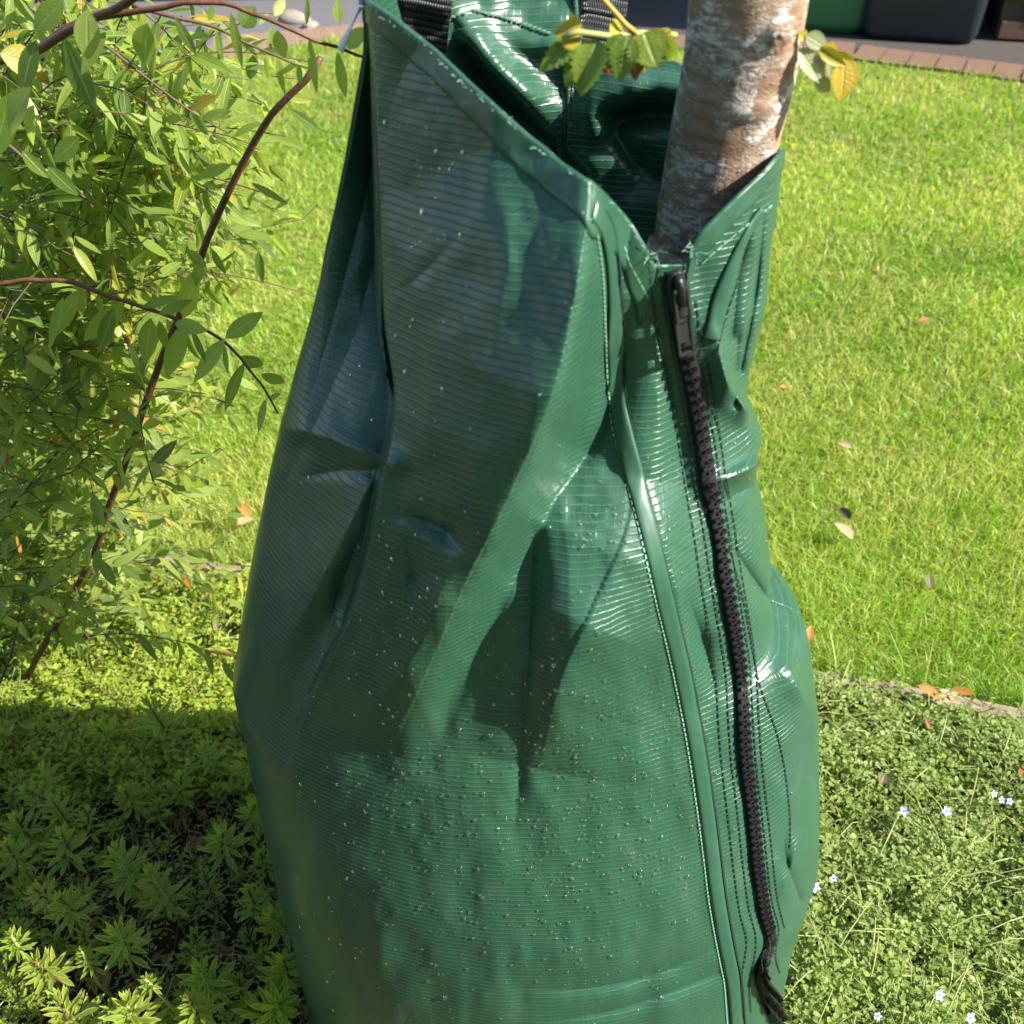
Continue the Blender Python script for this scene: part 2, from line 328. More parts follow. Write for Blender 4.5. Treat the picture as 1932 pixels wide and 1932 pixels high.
RID = [  # kind, polyline, width left, width right, amplitudes along (metres)
    ('w', spl([(1116, 300), (1108, 420), (1085, 560), (1050, 720), (1000, 850), (940, 980), (880, 1100), (810, 1260), (735, 1420)], 40), 390, 85, [.055, .076, .090, .094, .088, .072, .050, .024, 0]),
    ('r', spl([(1110, 520), (1100, 640), (1075, 790), (1035, 930)], 16), 12, 10, [0, .004, .005, 0]),
    ('w', spl([(1200, 900), (1176, 1010), (1112, 1150), (1052, 1290), (1016, 1450)], 24), 190, 230, [0, .030, .044, .030, 0]),
    ('g', spl([(1006, 1010), (1000, 1120), (994, 1250), (985, 1400), (970, 1590)], 18), 30, 24, [.004, .009, .010, .007, 0]),
    ('g', spl([(1190, 560), (1150, 780), (1080, 900), (1010, 980)], 18), 80, 60, [0, .018, .024, 0]),
    ('g', spl([(762, 972), (800, 985), (850, 1010), (872, 1040)], 12), 16, 24, [.004, .012, .012, 0]),
    ('r', spl([(872, 1030), (830, 1110), (790, 1220), (700, 1340), (655, 1430)], 16), 50, 70, [0, .012, .010, .008, 0]),
    ('g', spl([(760, 985), (775, 1080), (800, 1170)], 10), 14, 40, [.0, .008, 0]),
    ('g', spl([(965, 955), (1060, 975), (1190, 960)], 10), 16, 18, [.0, .0015, 0]),
    ('r', spl([(740, 480), (830, 620), (800, 820), (780, 980)], 18), 90, 120, [0, .007, .009, .004]),
    ('r', spl([(900, 280), (960, 450), (930, 640), (900, 820)], 18), 70, 110, [0, .006, .008, 0]),
    ('g', spl([(720, 560), (780, 530), (870, 440)], 12), 14, 20, [0, .003, 0]),
    ('g', spl([(950, 1862), (1090, 1868), (1240, 1840), (1362, 1782)], 14), 20, 34, [.0, .003, .007, .007, .002]),
    ('g', spl([(1010, 1932), (1190, 1900), (1370, 1832)], 14), 18, 30, [.0, .005, .007, .003]),
    # left gusset
    ('r', spl([(538, 806), (620, 826), (742, 872)], 12), 22, 34, [.006, .010, .012]),
    ('r', spl([(702, 905), (650, 1010), (560, 1180), (470, 1310)], 16), 46, 40, [.012, .012, .009, 0]),
    ('g', spl([(680, 1010), (640, 1120), (610, 1230)], 10), 24, 28, [0, .009, 0]),
    ('g', spl([(560, 905), (640, 890), (700, 890)], 10), 14, 26, [.0, .006, .006]),
    ('r', spl([(640, 1180), (580, 1310), (548, 1420)], 10), 20, 18, [.008, .009, 0]),
    # right of the zip
    ('r', spl([(1352, 640), (1372, 720), (1405, 770), (1436, 806)], 14), 30, 16, [.004, .014, .018, .018]),
    ('r', spl([(1345, 905), (1385, 893), (1428, 872)], 10), 20, 12, [.004, .012, .014]),
    ('g', spl([(1345, 955), (1400, 930), (1440, 905)], 10), 12, 24, [.0, .008, .008]),
    ('g', spl([(1392, 640), (1388, 760)], 8), 14, 16, [0.004, .010]),
    ('g', spl([(1360, 990), (1400, 1060), (1448, 1130)], 10), 16, 20, [0, .006, .014]),
    ('r', spl([(1462, 1190), (1490, 1260), (1520, 1330)], 10), 34, 14, [.004, .016, .004]),
    ('r', spl([(1512, 1560), (1490, 1640), (1470, 1700)], 10), 10, 20, [0, .006, 0]),
    ('g', spl([(1500, 1500), (1480, 1600), (1510, 1700)], 10), 14, 16, [0, .004, .006]),
    ('g', spl([(1420, 400), (1395, 520), (1380, 640)], 10), 10, 26, [.003, .006, .006]),
    ('g', spl([(1440, 420), (1425, 560), (1398, 700)], 10), 12, 14, [.003, .008, .004]),
    ('r', spl([(1230, 900), (1290, 1180), (1310, 1330)], 10), 50, 30, [0, .010, 0]),
    ('g', spl([(1232, 560), (1262, 720), (1290, 880), (1310, 1010)], 14), 50, 50, [0, .010, .010, 0]),
    ('g', spl([(1290, 1110), (1330, 1220), (1350, 1320)], 10), 24, 20, [0, .011, 0]),
]
FLAP = spl([(688, -60), (692, 30), (704, 200), (712, 400), (720, 600), (742, 760), (712, 930), (688, 1050), (640, 1200), (570, 1350), (538, 1460)], 60)
FLAPD = [.040, .046, .060, .068, .066, .052, .040, .032, .022, .010, 0]
SEED = np.stack([rng.uniform(400, 1600, 64), rng.uniform(-60, 1900, 64)], -1)
def buckle(px, py):
    f = np.full(px.shape, 1e9)
    for a, b in SEED: f = np.minimum(f, ((px - a) / 150) ** 2 + ((py - b + .35 * (px - a)) / 260) ** 2)
    return np.sqrt(np.minimum(f, 1.6))
def disp(px, py):
    D = np.zeros(px.shape)
    for kind, poly, wl, wr, amp in RID:
        s, t = seg_dist(px, py, poly); wd = np.where(s < 0, wl, wr)
        A = np.interp(t, np.linspace(0, 1, len(amp)), amp)
        if kind == 'w':
            f = np.clip(1 - np.sqrt(s * s + 300) / wd, 0, 1); f = np.where(s < 0, f, f * f * (3 - 2 * f))
        elif kind == 'r': f = .65 * np.exp(-(s / wd) ** 2) + .35 * np.exp(-np.abs(s) / (wd * .45))
        else: f = -(.35 * np.exp(-(s / wd) ** 2) + .65 * np.exp(-np.abs(s) / (wd * .45)))
        D += A * f
    s, t = seg_dist(px, py, FLAP)
    A = np.interp(t, np.linspace(0, 1, len(FLAPD)), FLAPD)
    k = 1 / (1 + np.exp(np.clip(s / 1.6, -30, 30)))
    D -= A * k * (py < 1470) * (.45 * np.exp(np.minimum(s, 0) / 60) + .55 * np.exp(np.minimum(s, 0) / 240))
    D += .0065 * buckle(px, py) * np.clip((1560 - py) / 250, .0, 1)
    D += .0030 * vnoise(px / 130, py / 190, 3) * np.clip((1750 - py) / 300, .25, 1) + .0016 * vnoise(px / 55, py / 90, 5) + .0006 * vnoise(px / 24, py / 40, 9)
    return D
# front top edge of the opening
TOPF = [(500, -90), (640, -60), (690, -2), (760, 45), (826, 98), (880, 150), (930, 195), (1000, 255), (1060, 305), (1120, 345), (1160, 385), (1195, 425), (1222, 470), (1236, 500),
        (1296, 500), (1308, 455), (1325, 435), (1390, 370), (1440, 325), (1475, 285), (1540, 230)]
TOPB = [(500, -90), (1082, -90), (1090, 60), (1110, 122), (1180, 120), (1275, 116), (1380, 190), (1475, 285), (1540, 330)]
NR, NF, NB = 620, 560, 150
def shell(phi, z):
    """undeformed surface of the bag; back side z above .75 leans away and is wrinkled"""
    il = lambda T: np.interp(z, zz, T)
    c, s = np.cos(phi), np.sin(phi)
    xl, xr, xls, xrs = il(XL), il(XR), il(XLs), il(XRs); cxs = (xls + xrs) / 2; aa = (xrs - xls) / 2
    x = cxs + aa * c + np.where(c < 0, (xl - xls) * np.abs(c) ** 3, (xr - xrs) * np.abs(c) ** 3)
    b = np.where(s < 0, il(bfz), il(bbz)); ex = np.where(s < 0, .9, .8)
    y = cyf(z) + b * np.sign(s) * np.abs(s) ** ex
    return np.stack([x, y, z + 0 * x], -1)
BACKR = [
    ('r', spl([(880, 60), (930, 120), (1000, 190), (1040, 230)], 14), 14, 30, [.006, .020, .020, 0]),
    ('g', spl([(878, 100), (920, 170), (1000, 240), (1100, 330)], 14), 26, 14, [.012, .022, .020, .01]),
    ('r', spl([(1275, 165), (1200, 160), (1120, 195), (1130, 240), (1240, 310)], 16), 26, 40, [.014, .020, .016, .008, .004]),
    ('g', spl([(1275, 215), (1200, 220), (1160, 250), (1240, 340)], 14), 26, 26, [.02, .024, .02, .01]),
    ('r', spl([(960, 80), (1040, 90), (1100, 120)], 12), 14, 18, [0, .008, .008]),
    ('g', spl([(1040, 190), (1110, 150), (1140, 130)], 12), 14, 18, [.0, .008, .004]),
]
def dispb(px, py):
    D = np.zeros(px.shape)
    for kind, poly, wl, wr, amp in BACKR:
        s, t = seg_dist(px, py, poly); wd = np.where(s < 0, wl, wr)
        A = np.interp(t, np.linspace(0, 1, len(amp)), amp); D += (A if kind == 'r' else -A) * np.exp(-(s / wd) ** 2)
    return D + .004 * vnoise(px / 90, py / 60, 12) + .0016 * vnoise(px / 30, py / 40, 13)
# columns: front (dense) then back
phi = np.r_[np.linspace(pi, 2 * pi, NF, endpoint=False), np.linspace(2 * pi, 3 * pi, NB, endpoint=False)]
isb = np.arange(len(phi)) >= NF
def full(phi, z, back):
    P = shell(phi, z); s = np.sin(phi); wgt = np.clip(np.abs(s) * 2.4, 0, 1) ** .8
    dirv = np.array([0, -.97, .24]); D = np.zeros(P.shape[:-1])
    fn = dispb if back else disp
    for it in range(4):
        X, Y = proj(P + (D * wgt)[..., None] * dirv); D = D * .35 + fn(X, Y) * .65
    return P + (D * wgt)[..., None] * dirv
zs = np.linspace(0, ZT - .01, 300)
topz = np.zeros(len(phi))
for back, cols, T in ((False, np.where(~isb)[0], TOPF), (True, np.where(isb)[0], TOPB)):
    PP = full(np.repeat(phi[cols][:, None], 300, 1), np.repeat(zs[None], len(cols), 0), back)
    X, Y = proj(PP); lim = tab(T, X)
    for j, ci in enumerate(cols):
        bad = np.where((Y[j] < lim[j]) & (zs > .55))[0]
        if len(bad):
            i = bad[0]; e0 = Y[j, i - 1] - lim[j, i - 1]; e1 = Y[j, i] - lim[j, i]; topz[ci] = zs[i - 1] + (zs[i] - zs[i - 1]) * e0 / (e0 - e1)
        else: topz[ci] = zs[-1]
tp = np.linspace(0, 1, NR)
Zg = tp[:, None] * topz[None]; PHg = np.repeat(phi[None], NR, 0)
PF = full(PHg[:, :NF], Zg[:, :NF], False); PB = full(PHg[:, NF:], Zg[:, NF:], True)
PG = np.concatenate([PF, PB], 1); NC = PG.shape[1]
print('shell', PG.shape, 'top', topz.min(), topz.max())
base = shell(PHg, Zg)
uarc = np.zeros((NR, NC)); du = np.linalg.norm(np.diff(base, axis=1)[..., :2], axis=-1); uarc[:, 1:] = np.cumsum(du, 1)
uarc -= uarc[:, NF // 2][:, None]
uvg = np.stack([uarc, Zg * 1.03 + 0.0], -1)
idx = np.arange(NR * NC).reshape(NR, NC)
def grid_faces(ix, wrap=False):
    if wrap: ix = np.concatenate([ix, ix[:, :1]], 1)
    return np.stack([ix[:-1, :-1], ix[:-1, 1:], ix[1:, 1:], ix[1:, :-1]], -1).reshape(-1, 4)
bag = empty('tree_watering_bag', (.05, .6, 0)); BL = Vector(bag.location)
tag(bag, 'tall glossy green woven watering bag zipped round the young tree, beaded with water', 'watering bag')
def loc(V, o=bag): return np.asarray(V, float) - np.array(o.location)
def nrm_grid(P):
    gu = np.gradient(P, axis=1); gv = np.gradient(P, axis=0); n = np.cross(gu, gv); return n / (np.linalg.norm(n, axis=-1, keepdims=True) + 1e-12)
NG = nrm_grid(PF)
# body: front and back panel are separate parts, meeting at the side folds
TH = .0016
def sheet(name, P, uv, mat, parent):
    nr, nc = P.shape[:2]; me = npmesh(name, loc(P.reshape(-1, 3), parent), grid_faces(np.arange(nr * nc).reshape(nr, nc)), uv=uv.reshape(-1, 2))
    o = link(name, me, mat, parent); s = o.modifiers.new('solid', 'SOLIDIFY'); s.thickness = TH; s.offset = -1; return o
front = sheet('front_panel', PF[:, :], uvg[:, :NF], MAT_PVC, bag)
backp = sheet('back_panel', np.concatenate([PF[:, -1:], PB, PF[:, :1]], 1), np.concatenate([uvg[:, NF - 1:], uvg[:, -1:] + .002], 1), MAT_PVC, bag)
# surface lookup: picture position -> point and normal on the front of the bag
XF, YF = proj(PF); V0 = np.array([0, 0, H]) - PF; facing = (NG * V0).sum(-1) > 0.001
sel = facing & (XF > 380) & (XF < 1600) & (YF > -80) & (YF < 2100)
sel[::1, :] &= True
ii = np.argwhere(sel)[::2]; kd = kdtree.KDTree(len(ii))
for k, (r_, c_) in enumerate(ii): kd.insert((XF[r_, c_], YF[r_, c_], 0), k)
kd.balance()
def surf(px, py, nn=6):
    L = kd.find_n((px, py, 0), nn); w_ = np.array([1 / (l[2] + .8) for l in L]); w_ /= w_.sum()
    id_ = ii[[l[1] for l in L]]; p = (PF[id_[:, 0], id_[:, 1]] * w_[:, None]).sum(0); n = (NG[id_[:, 0], id_[:, 1]] * w_[:, None]).sum(0)
    # move to the exact picture position along the tangent plane
    n /= np.linalg.norm(n); r = ray(px, py); t = ((p - np.array([0, 0, H])) @ n) / (r @ n) if abs(r @ n) > .08 else None
    if t:
        q = np.array([0, 0, H]) + r * t
        if np.linalg.norm(q - p) < .006: p = q
    return p, n
def path(poly, n, smooth=3):
    Q = spl(poly, n); P = []; N = []
    for x, y in Q: p, q = surf(x, y, 12); P.append(p); N.append(q)
    P = np.array(P); N = np.array(N)
    for _ in range(smooth):
        P[1:-1] = (P[:-2] + 2 * P[1:-1] + P[2:]) / 4; N[1:-1] = (N[:-2] + N[1:-1] + N[2:]) / 3
    N /= np.linalg.norm(N, axis=1, keepdims=True); T = np.gradient(P, axis=0); T /= np.linalg.norm(T, axis=1, keepdims=True) + 1e-12
    Sd = np.cross(T, N); Sd /= np.linalg.norm(Sd, axis=1, keepdims=True); N = np.cross(Sd, T)
    return P, N, T, Sd
def ribbon(name, poly, wa, wb, n, mat, parent, off=.0012, prof=None, thick=.001, smooth=3, uvs=False):
    """strip lying on the bag: offsets wa..wb (m) to either side of the path; every cross point is dropped back on the surface"""
    P, N, T, Sd = path(poly, n, smooth); K = 7; rows = []; uv = []
    fa = wa if hasattr(wa, '__len__') else [wa] * 2; fb = wb if hasattr(wb, '__len__') else [wb] * 2
    L = np.r_[0, np.cumsum(np.linalg.norm(np.diff(P, axis=0), axis=1))]
    for i in range(n):
        t = i / (n - 1); a_ = np.interp(t, np.linspace(0, 1, len(fa)), fa); b_ = np.interp(t, np.linspace(0, 1, len(fb)), fb); row = []
        for k in range(K):
            s = a_ + (b_ - a_) * k / (K - 1); q = P[i] + Sd[i] * s; x, y = proj(q); p2, n2 = surf(float(x), float(y), 5)
            dz = (p2 - q) @ N[i]; dz = max(-.004, min(.006, dz))
            h = off + (prof(k / (K - 1)) if prof else 0)
            row.append(q + N[i] * (dz + h)); uv.append((s, L[i]))
        rows.append(row)
    A = np.array(rows)
    for _ in range(2): A[1:-1] = (A[:-2] + 2 * A[1:-1] + A[2:]) / 4
    me = npmesh(name, loc(A.reshape(-1, 3), parent), grid_faces(np.arange(n * K).reshape(n, K)), uv=uv)
    o = link(name, me, mat, parent); s = o.modifiers.new('solid', 'SOLIDIFY'); s.thickness = thick; s.offset = 0; return o
HEM = [(697, 12), (760, 52), (826, 104), (880, 156), (930, 200), (1000, 262), (1060, 312), (1118, 352), (1158, 392), (1190, 430), (1208, 456)]
XT = XF[-1]; YT = YF[-1]
def hem(x0, x1, w0, w1):
    cols = np.where((XT > x0) & (XT < x1))[0]; cols = np.arange(cols[0], cols[-1] + 1); tz_ = topz[cols]
    top_ = PF[-1, cols]; k_ = np.arange(len(cols)); sl_ = sm(np.abs(np.gradient(top_[:, 2])) / (np.linalg.norm(np.gradient(top_, axis=0)[:, :2], axis=1) + 1e-6), 6)
    wv = np.interp(XT[cols], [x0, x1], [w0, w1]) * np.sqrt(1 + np.minimum(sl_, 2.6) ** 2)
    t = np.linspace(0, 1, 10)[:, None]; Z = tz_[None] - (1 - t) * wv[None] * 1.0; PH_ = np.repeat(phi[cols][None], 10, 0)
    Ph = full(PH_, Z, False); Nh = nrm_grid(Ph); lift = np.array([.0004] + [.0011] * 8 + [.0009])[:, None, None]
    Ph = Ph + Nh * lift; uvh = np.stack([uarc[-1][cols][None] + 0 * Z, Z], -1); return sheet('hem_band', Ph, uvh, MAT_PVC_S, bag)
hem(688, 1238, .012, .020); hem(1298, 1474, .016, .012)
BAND = [(1116, 395), (1138, 430), (1152, 520), (1158, 640), (1166, 760), (1192, 880), (1218, 980), (1250, 1120), (1284, 1260), (1312, 1400), (1336, 1560), (1354, 1700), (1372, 1800), (1382, 1850), (1388, 1925), (1394, 2000)]
bp = lambda k: .0028 * 0.35 * (1 - abs(2 * k - 1) ** 6)
ribbon('seam_band', BAND, -.0062, .0062, 170, MAT_PVC_S, bag, .0008, bp)
RB = [(1436, 396), (1408, 440), (1382, 500), (1358, 570), (1342, 640)]
ribbon('seam_band', RB, [-.003, -.005, -.006, -.006], [.003, .005, .006, .006], 60, MAT_PVC_S, bag, .0008, bp)

def stitches(name, poly, mat, parent, pitch=.0062, ln=.0044, wd=.0008, off=.0009, jit=.0):
    n = 260; P, N, T, Sd = path(poly, n, 2); L = np.r_[0, np.cumsum(np.linalg.norm(np.diff(P, axis=0), axis=1))]; mb = MB()
    for s in np.arange(0, L[-1], pitch):
        f = lambda A: np.array([np.interp(s, L, A[:, k]) for k in range(3)])
        p, nn_, t, sd = f(P), f(N), f(T), f(Sd); p = p + nn_ * off + sd * random.uniform(-jit, jit) - np.array(parent.location)
        Rm = Matrix((Vector(sd).normalized(), Vector(t).normalized(), Vector(nn_).normalized())).transposed()
        mb.box(p, (wd, ln, .0006), Rm)
    o = mb.build(name, mat, parent); o['kind'] = 'stuff'; return o
ZIP = [(1266, 505), (1276, 580), (1289, 650), (1306, 730), (1322, 830), (1336, 920), (1350, 1000), (1362, 1080), (1380, 1180), (1393, 1270), (1398, 1350), (1405, 1440), (1417, 1540), (1428, 1640), (1438, 1710), (1450, 1756)]
def offpoly(poly, d, d2=None):
    A = np.array(poly, float); T = np.gradient(A, axis=0); T /= np.linalg.norm(T, axis=1, keepdims=True)
    dd = np.linspace(d, d if d2 is None else d2, len(A)); return [(x - t[1] * k * -1, y + t[0] * k * -1) for (x, y), t, k in zip(A, T, dd)]
for poly in (offpoly(ZIP, -22, -26) + [(1424, 1800), (1414, 1850), (1416, 1910)], offpoly(ZIP, -42, -44) + [(1406, 1800), (1398, 1850), (1400, 1920)], offpoly(ZIP, 27, 19) + [(1462, 1800), (1470, 1835)], offpoly(ZIP[1:], 38, 30)):
    stitches('stitching', poly, MAT_THREAD_D, bag)
stitches('stitching', offpoly(BAND, -17), MAT_THREAD_L, bag, .0045, .0030, .0010)
stitches('stitching', offpoly(BAND, 17), MAT_THREAD_D, bag, .0038, .0035, .0016)
stitches('stitching', [(1450, 390), (1400, 430), (1340, 480), (1320, 500)], MAT_THREAD_L, bag, .0055)
stitches('stitching', [(1430, 405), (1400, 500), (1362, 620), (1352, 680)], MAT_THREAD_D, bag, .0055)
stitches('stitching', [(1372, 1020), (1405, 1150), (1430, 1280), (1470, 1400), (1488, 1520), (1490, 1600)], MAT_THREAD_D, bag, .006)
stitches('stitching', [(1178, 470), (1190, 500), (1222, 560)], MAT_THREAD_L, bag, .0055)
# loose hairs of the cut hem edge
fr = MB()
for x, y in spl(HEM + [(1240, 500)], 70):
    if random.random() < .8:
        p, n = surf(float(x), float(y) + 3); p = Vector(p) + Vector(n) * .0025 - BL
        q = p + Vector((random.uniform(-1, 1), random.uniform(-1, .2), random.uniform(0, 1))).normalized() * random.uniform(.001, .004)
        fr.tube([p, (p + q) / 2 + Vector((0, 0, .0006)), q], .00022, 3, False)
for x, y in [(1300 + random.uniform(-12, 12), 470 + random.uniform(-25, 20)) for _ in range(22)] + [(1232 + random.uniform(-14, 10), 480 + random.uniform(-12, 14)) for _ in range(14)]:
    p, n = surf(x, y); p = Vector(p) + Vector(n) * .002 - BL
    q = p + Vector((random.uniform(-1, 1), random.uniform(-1, .2), random.uniform(-.3, 1))).normalized() * random.uniform(.003, .009)
    fr.tube([p, (p + q) / 2 + Vector((random.uniform(-.002, .002), 0, .001)), q], .00018, 3, False)
o = fr.build('frayed_thread', MAT_THREAD_L, bag); o['kind'] = 'stuff'

# ---------------------------------------------------------------- zip
zipo = ribbon('zip_tape', ZIP, [-.0056, -.0058, -.0062], [.0056, .0058, .0062], 150, mat_plain('black_tape', (.006, .006, .007), .8, .3, .3, 300, .0004), bag, .0022, lambda k: .002 * (1 - (2 * k - 1) ** 2))
tm = MB()   # one tooth: block, waisted neck and head
tm.box((-.0018, 0, .0008), (.0030, .0031, .0022), None, .86); tm.box((.0003, 0, .0008), (.0020, .0015, .0018), None, .86); tm.box((.0018, 0, .0008), (.0015, .0024, .0019), None, .8)
tme = bpy.data.meshes.new('zip_tooth'); tme.from_pydata(tm.v, [], tm.f); tme.materials.append(mat_plain('tooth_plastic', (.006, .006, .007), .42, .35))
P, N, T, Sd = path(ZIP, 400, 6); L = np.r_[0, np.cumsum(np.linalg.norm(np.diff(P, axis=0), axis=1))]
teeth_s = np.arange(.055, L[-1] - .004, .0080)
print('teeth', len(teeth_s) * 2, 'zip length', L[-1])
for j, s in enumerate(teeth_s):
    for side in (0, 1):
        f = lambda A: np.array([np.interp(s + side * .0040, L, A[:, k]) for k in range(3)])
        p, nn_, t, sd = f(P), f(N), f(T), f(Sd); sd = sd * (-1 if side else 1)
        Rm = Matrix((Vector(sd).normalized(), Vector(np.cross(nn_, sd)).normalized(), Vector(nn_).normalized())).transposed()
        o = link('zip_tooth', tme, None, zipo); o.matrix_local = Matrix.Translation(Vector(p + nn_ * .0044 - sd * .0016) - BL) @ Rm.to_4x4() @ Matrix.Scale(.95, 4)
        o.matrix_parent_inverse = Matrix.Identity(4)
# slider and pull
def frame_at(s, off):
    f = lambda A: np.array([np.interp(s, L, A[:, k]) for k in range(3)])
    p, nn_, t, sd = f(P), f(N), f(T), f(Sd)
    return Matrix.Translation(Vector(p + nn_ * off) - BL) @ Matrix((Vector(sd).normalized(), Vector(t).normalized(), Vector(nn_).normalized())).transposed().to_4x4()
sl_ = MB(); nseg = 12
outl = [(-.0062, .001), (-.0075, .010), (-.0075, .020), (-.006, .026), (.006, .026), (.0075, .020), (.0075, .010), (.0062, .001), (.003, -.002), (-.003, -.002)]
sl_.add([(x, y, 0) for x, y in outl] + [(x * .92, y, .0045) for x, y in outl], [tuple(range(9, -1, -1)), tuple(range(10, 20))] + [(i, (i + 1) % 10, 10 + (i + 1) % 10, 10 + i) for i in range(10)])
sl_.tube([(0, .001, .004), (0, .003, .0075), (0, .008, .0092), (0, .016, .0085), (0, .021, .0045)], [.0026, .0034, .0036, .0032, .0026], 10)
o = sl_.build('zip_slider', MAT_BLACK, bag, True, .0008); o.matrix_local = frame_at(.002, .003) @ Matrix.Scale(.86, 4)
pl = MB()
for sx in (-1, 1): pl.box((sx * .0048, .018, .008), (.0022, .026, .0024)); pl.box((sx * .0052, .043, .0055), (.0022, .030, .0026))
pl.box((0, .030, .0066), (.0122, .0026, .0026)); pl.box((0, .0575, .0050), (.0126, .0030, .0028)); pl.box((0, .0400, .0052), (.0090, .0170, .0012)); pl.box((0, .0055, .0095), (.0118, .003, .0026))
o = pl.build('zip_pull', mat_plain('pull_plastic', (.022, .022, .024), .3, .6), bag, False, .0007); o.matrix_local = frame_at(.005, .003) @ Matrix.Scale(.86, 4)
# crumpled end of the tape at the ground: a folded strip that twists and fans out
gp = [(1450, 1750), (1449, 1778), (1436, 1806), (1430, 1830), (1440, 1856), (1452, 1884), (1462, 1915), (1474, 1950)]
P2, N2, T2, S2 = path(gp, 60, 4); V = []; uvz = []
hw = np.interp(np.linspace(0, 1, 60), [0, .2, .35, .6, 1], [.0060, .0052, .0036, .0085, .012])
for i in range(60):
    for k in range(17):
        q = k / 8 - 1; tw_ = min(1, i / 22); wob = (.0035 * sin(q * 7 + i * .35) + .0025 * sin(q * 13 - i * .6)) * tw_
        V.append(P2[i] + S2[i] * hw[i] * q + N2[i] * (.0035 + wob + .004 * tw_ * (1 - q * q))); uvz.append((q * .011, i * .0028))
o = link('crumpled_tape_end', npmesh('crumpled_tape_end', loc(V), grid_faces(np.arange(60 * 17).reshape(60, 17)), uv=uvz), mat_plain('black_mesh', (.005, .005, .0055), .55, .4, .4, 400, .0012), bag); sd_ = o.modifiers.new('solid', 'SOLIDIFY'); sd_.thickness = .0008
# ---------------------------------------------------------------- handles (webbing) and inner flap stitches on the back panel
XB, YB = proj(PB)
bi = np.argwhere((XB > 600) & (XB < 1500) & (YB < 420)); kb = kdtree.KDTree(len(bi))
for k, (r_, c_) in enumerate(bi): kb.insert((XB[r_, c_], YB[r_, c_], 0), k)
kb.balance()
def surfb(px, py):
    L_ = kb.find_n((px, py, 0), 6); id_ = bi[[l[1] for l in L_]]; return PB[id_[:, 0], id_[:, 1]].mean(0)
def strap(pxs, wid, lead):
    rows = []; uv = []; l = 0; prev = None
    for (x, y, dy) in spl(pxs, 30):
        c = Vector(surfb(x, max(y, -70))); c = Vector(W(x, y, c.y - lead - dy)); l += (c - prev).length if prev else 0; prev = c
        for k in range(7): s = (k / 6 - .5) * wid; rows.append(c + Vector((s, -.10 * abs(s), -s * .18))); uv.append((s, l))
    me = npmesh('handle_strap', loc(np.array([list(r) for r in rows])), grid_faces(np.arange(210).reshape(30, 7)), uv=uv)
    o = link('handle_strap', me, MAT_WEB, bag); s = o.modifiers.new('solid', 'SOLIDIFY'); s.thickness = .0022; return o
strap([(792, 180, .012), (793, 110, .012), (796, 50, .014), (802, 0, .018), (808, -60, .022)], .033, .004)
strap([(1122, 120, .0), (1130, 60, .0), (1140, 20, .0), (1148, -60, .0)], .030, -.005)
st = MB()
for a_, b_ in (((891, 18), (1040, 64)), ((842, 41), (880, 25))):
    n = int(math.hypot(b_[0] - a_[0], b_[1] - a_[1]) / 9)
    for i in range(n):
        t = (i + .5) / n; x = a_[0] + (b_[0] - a_[0]) * t; y = a_[1] + (b_[1] - a_[1]) * t + sin(t * 3) * -4
        p = surfb(x, y); st.box(Vector(W(x, y, p[1] - .0035)) - BL, (.0026, .0016, .0011))
o = st.build('stitching', MAT_THREAD_L, bag); o['kind'] = 'stuff'

# ---------------------------------------------------------------- water drops on the bag
ico = MB(); rr = [(0, 1)]
tv = [(cos(2 * pi * k / 8) * r_, sin(2 * pi * k / 8) * r_, h_) for r_, h_ in ((1.0, 0.0), (.92, .38), (.6, .66)) for k in range(8)] + [(0, 0, .78)]
tf = [(i * 8 + k, i * 8 + (k + 1) % 8, (i + 1) * 8 + (k + 1) % 8, (i + 1) * 8 + k) for i in range(2) for k in range(8)]
tft = [(a_, b_, c_) for a_, b_, c_, d_ in tf] + [(a_, c_, d_) for a_, b_, c_, d_ in tf] + [(16 + k, 16 + (k + 1) % 8, 24) for k in range(8)]
tv = np.array(tv); tft = np.array(tft); dv = []; df = []; nd = 0
CLU = [(1180, 1500, 130, 170, 1.0), (1080, 1640, 170, 110, 1.0), (820, 1500, 100, 80, .6), (1060, 1420, 60, 120, .5), (1290, 1500, 60, 200, .5), (1180, 1000, 60, 40, .25), (1250, 900, 30, 60, .12), (1100, 1780, 200, 90, .5), (800, 1700, 200, 140, .45),
       (820, 300, 50, 30, .05), (810, 440, 50, 20, .05), (760, 1200, 50, 80, .15), (750, 700, 60, 160, .07), (1250, 1300, 50, 140, .4), (950, 1300, 120, 120, .2), (1000, 1200, 250, 300, .2), (1440, 1150, 60, 200, .12), (600, 1300, 80, 260, .15)]
wts = np.array([c[4] for c in CLU]); wts /= wts.sum()
for k in range(1700):
    c = CLU[rng.choice(len(CLU), p=wts)]; x = c[0] + rng.normal() * c[2]; y = c[1] + rng.normal() * c[3]
    if y > 1960 or y < 120 or x < 560 or x > 1500: continue
    if kd.find((x, y, 0))[2] > 5: continue
    p, n = surf(x, y, 4); r_ = .00045 + .0008 * rng.random() ** 2 + (.0009 * rng.random() if rng.random() < .07 else 0)
    down = Vector((0, 0, -1)); n = Vector(n); dn = (down - n * down.dot(n)).normalized(); sd = n.cross(dn)
    q = np.array([list(sd * r_), list(dn * r_ * rng.uniform(1.0, 1.5)), list(n * r_)])
    dv.append(tv @ q + p + np.array(n) * .0004); df.append(tft + nd); nd += len(tv)
o = link('water_droplets', npmesh('water_droplets', np.vstack(dv), np.vstack(df)), mat_water())
tag(o, 'clear water droplets beaded over the front of the green bag', 'water droplets', kind='stuff')
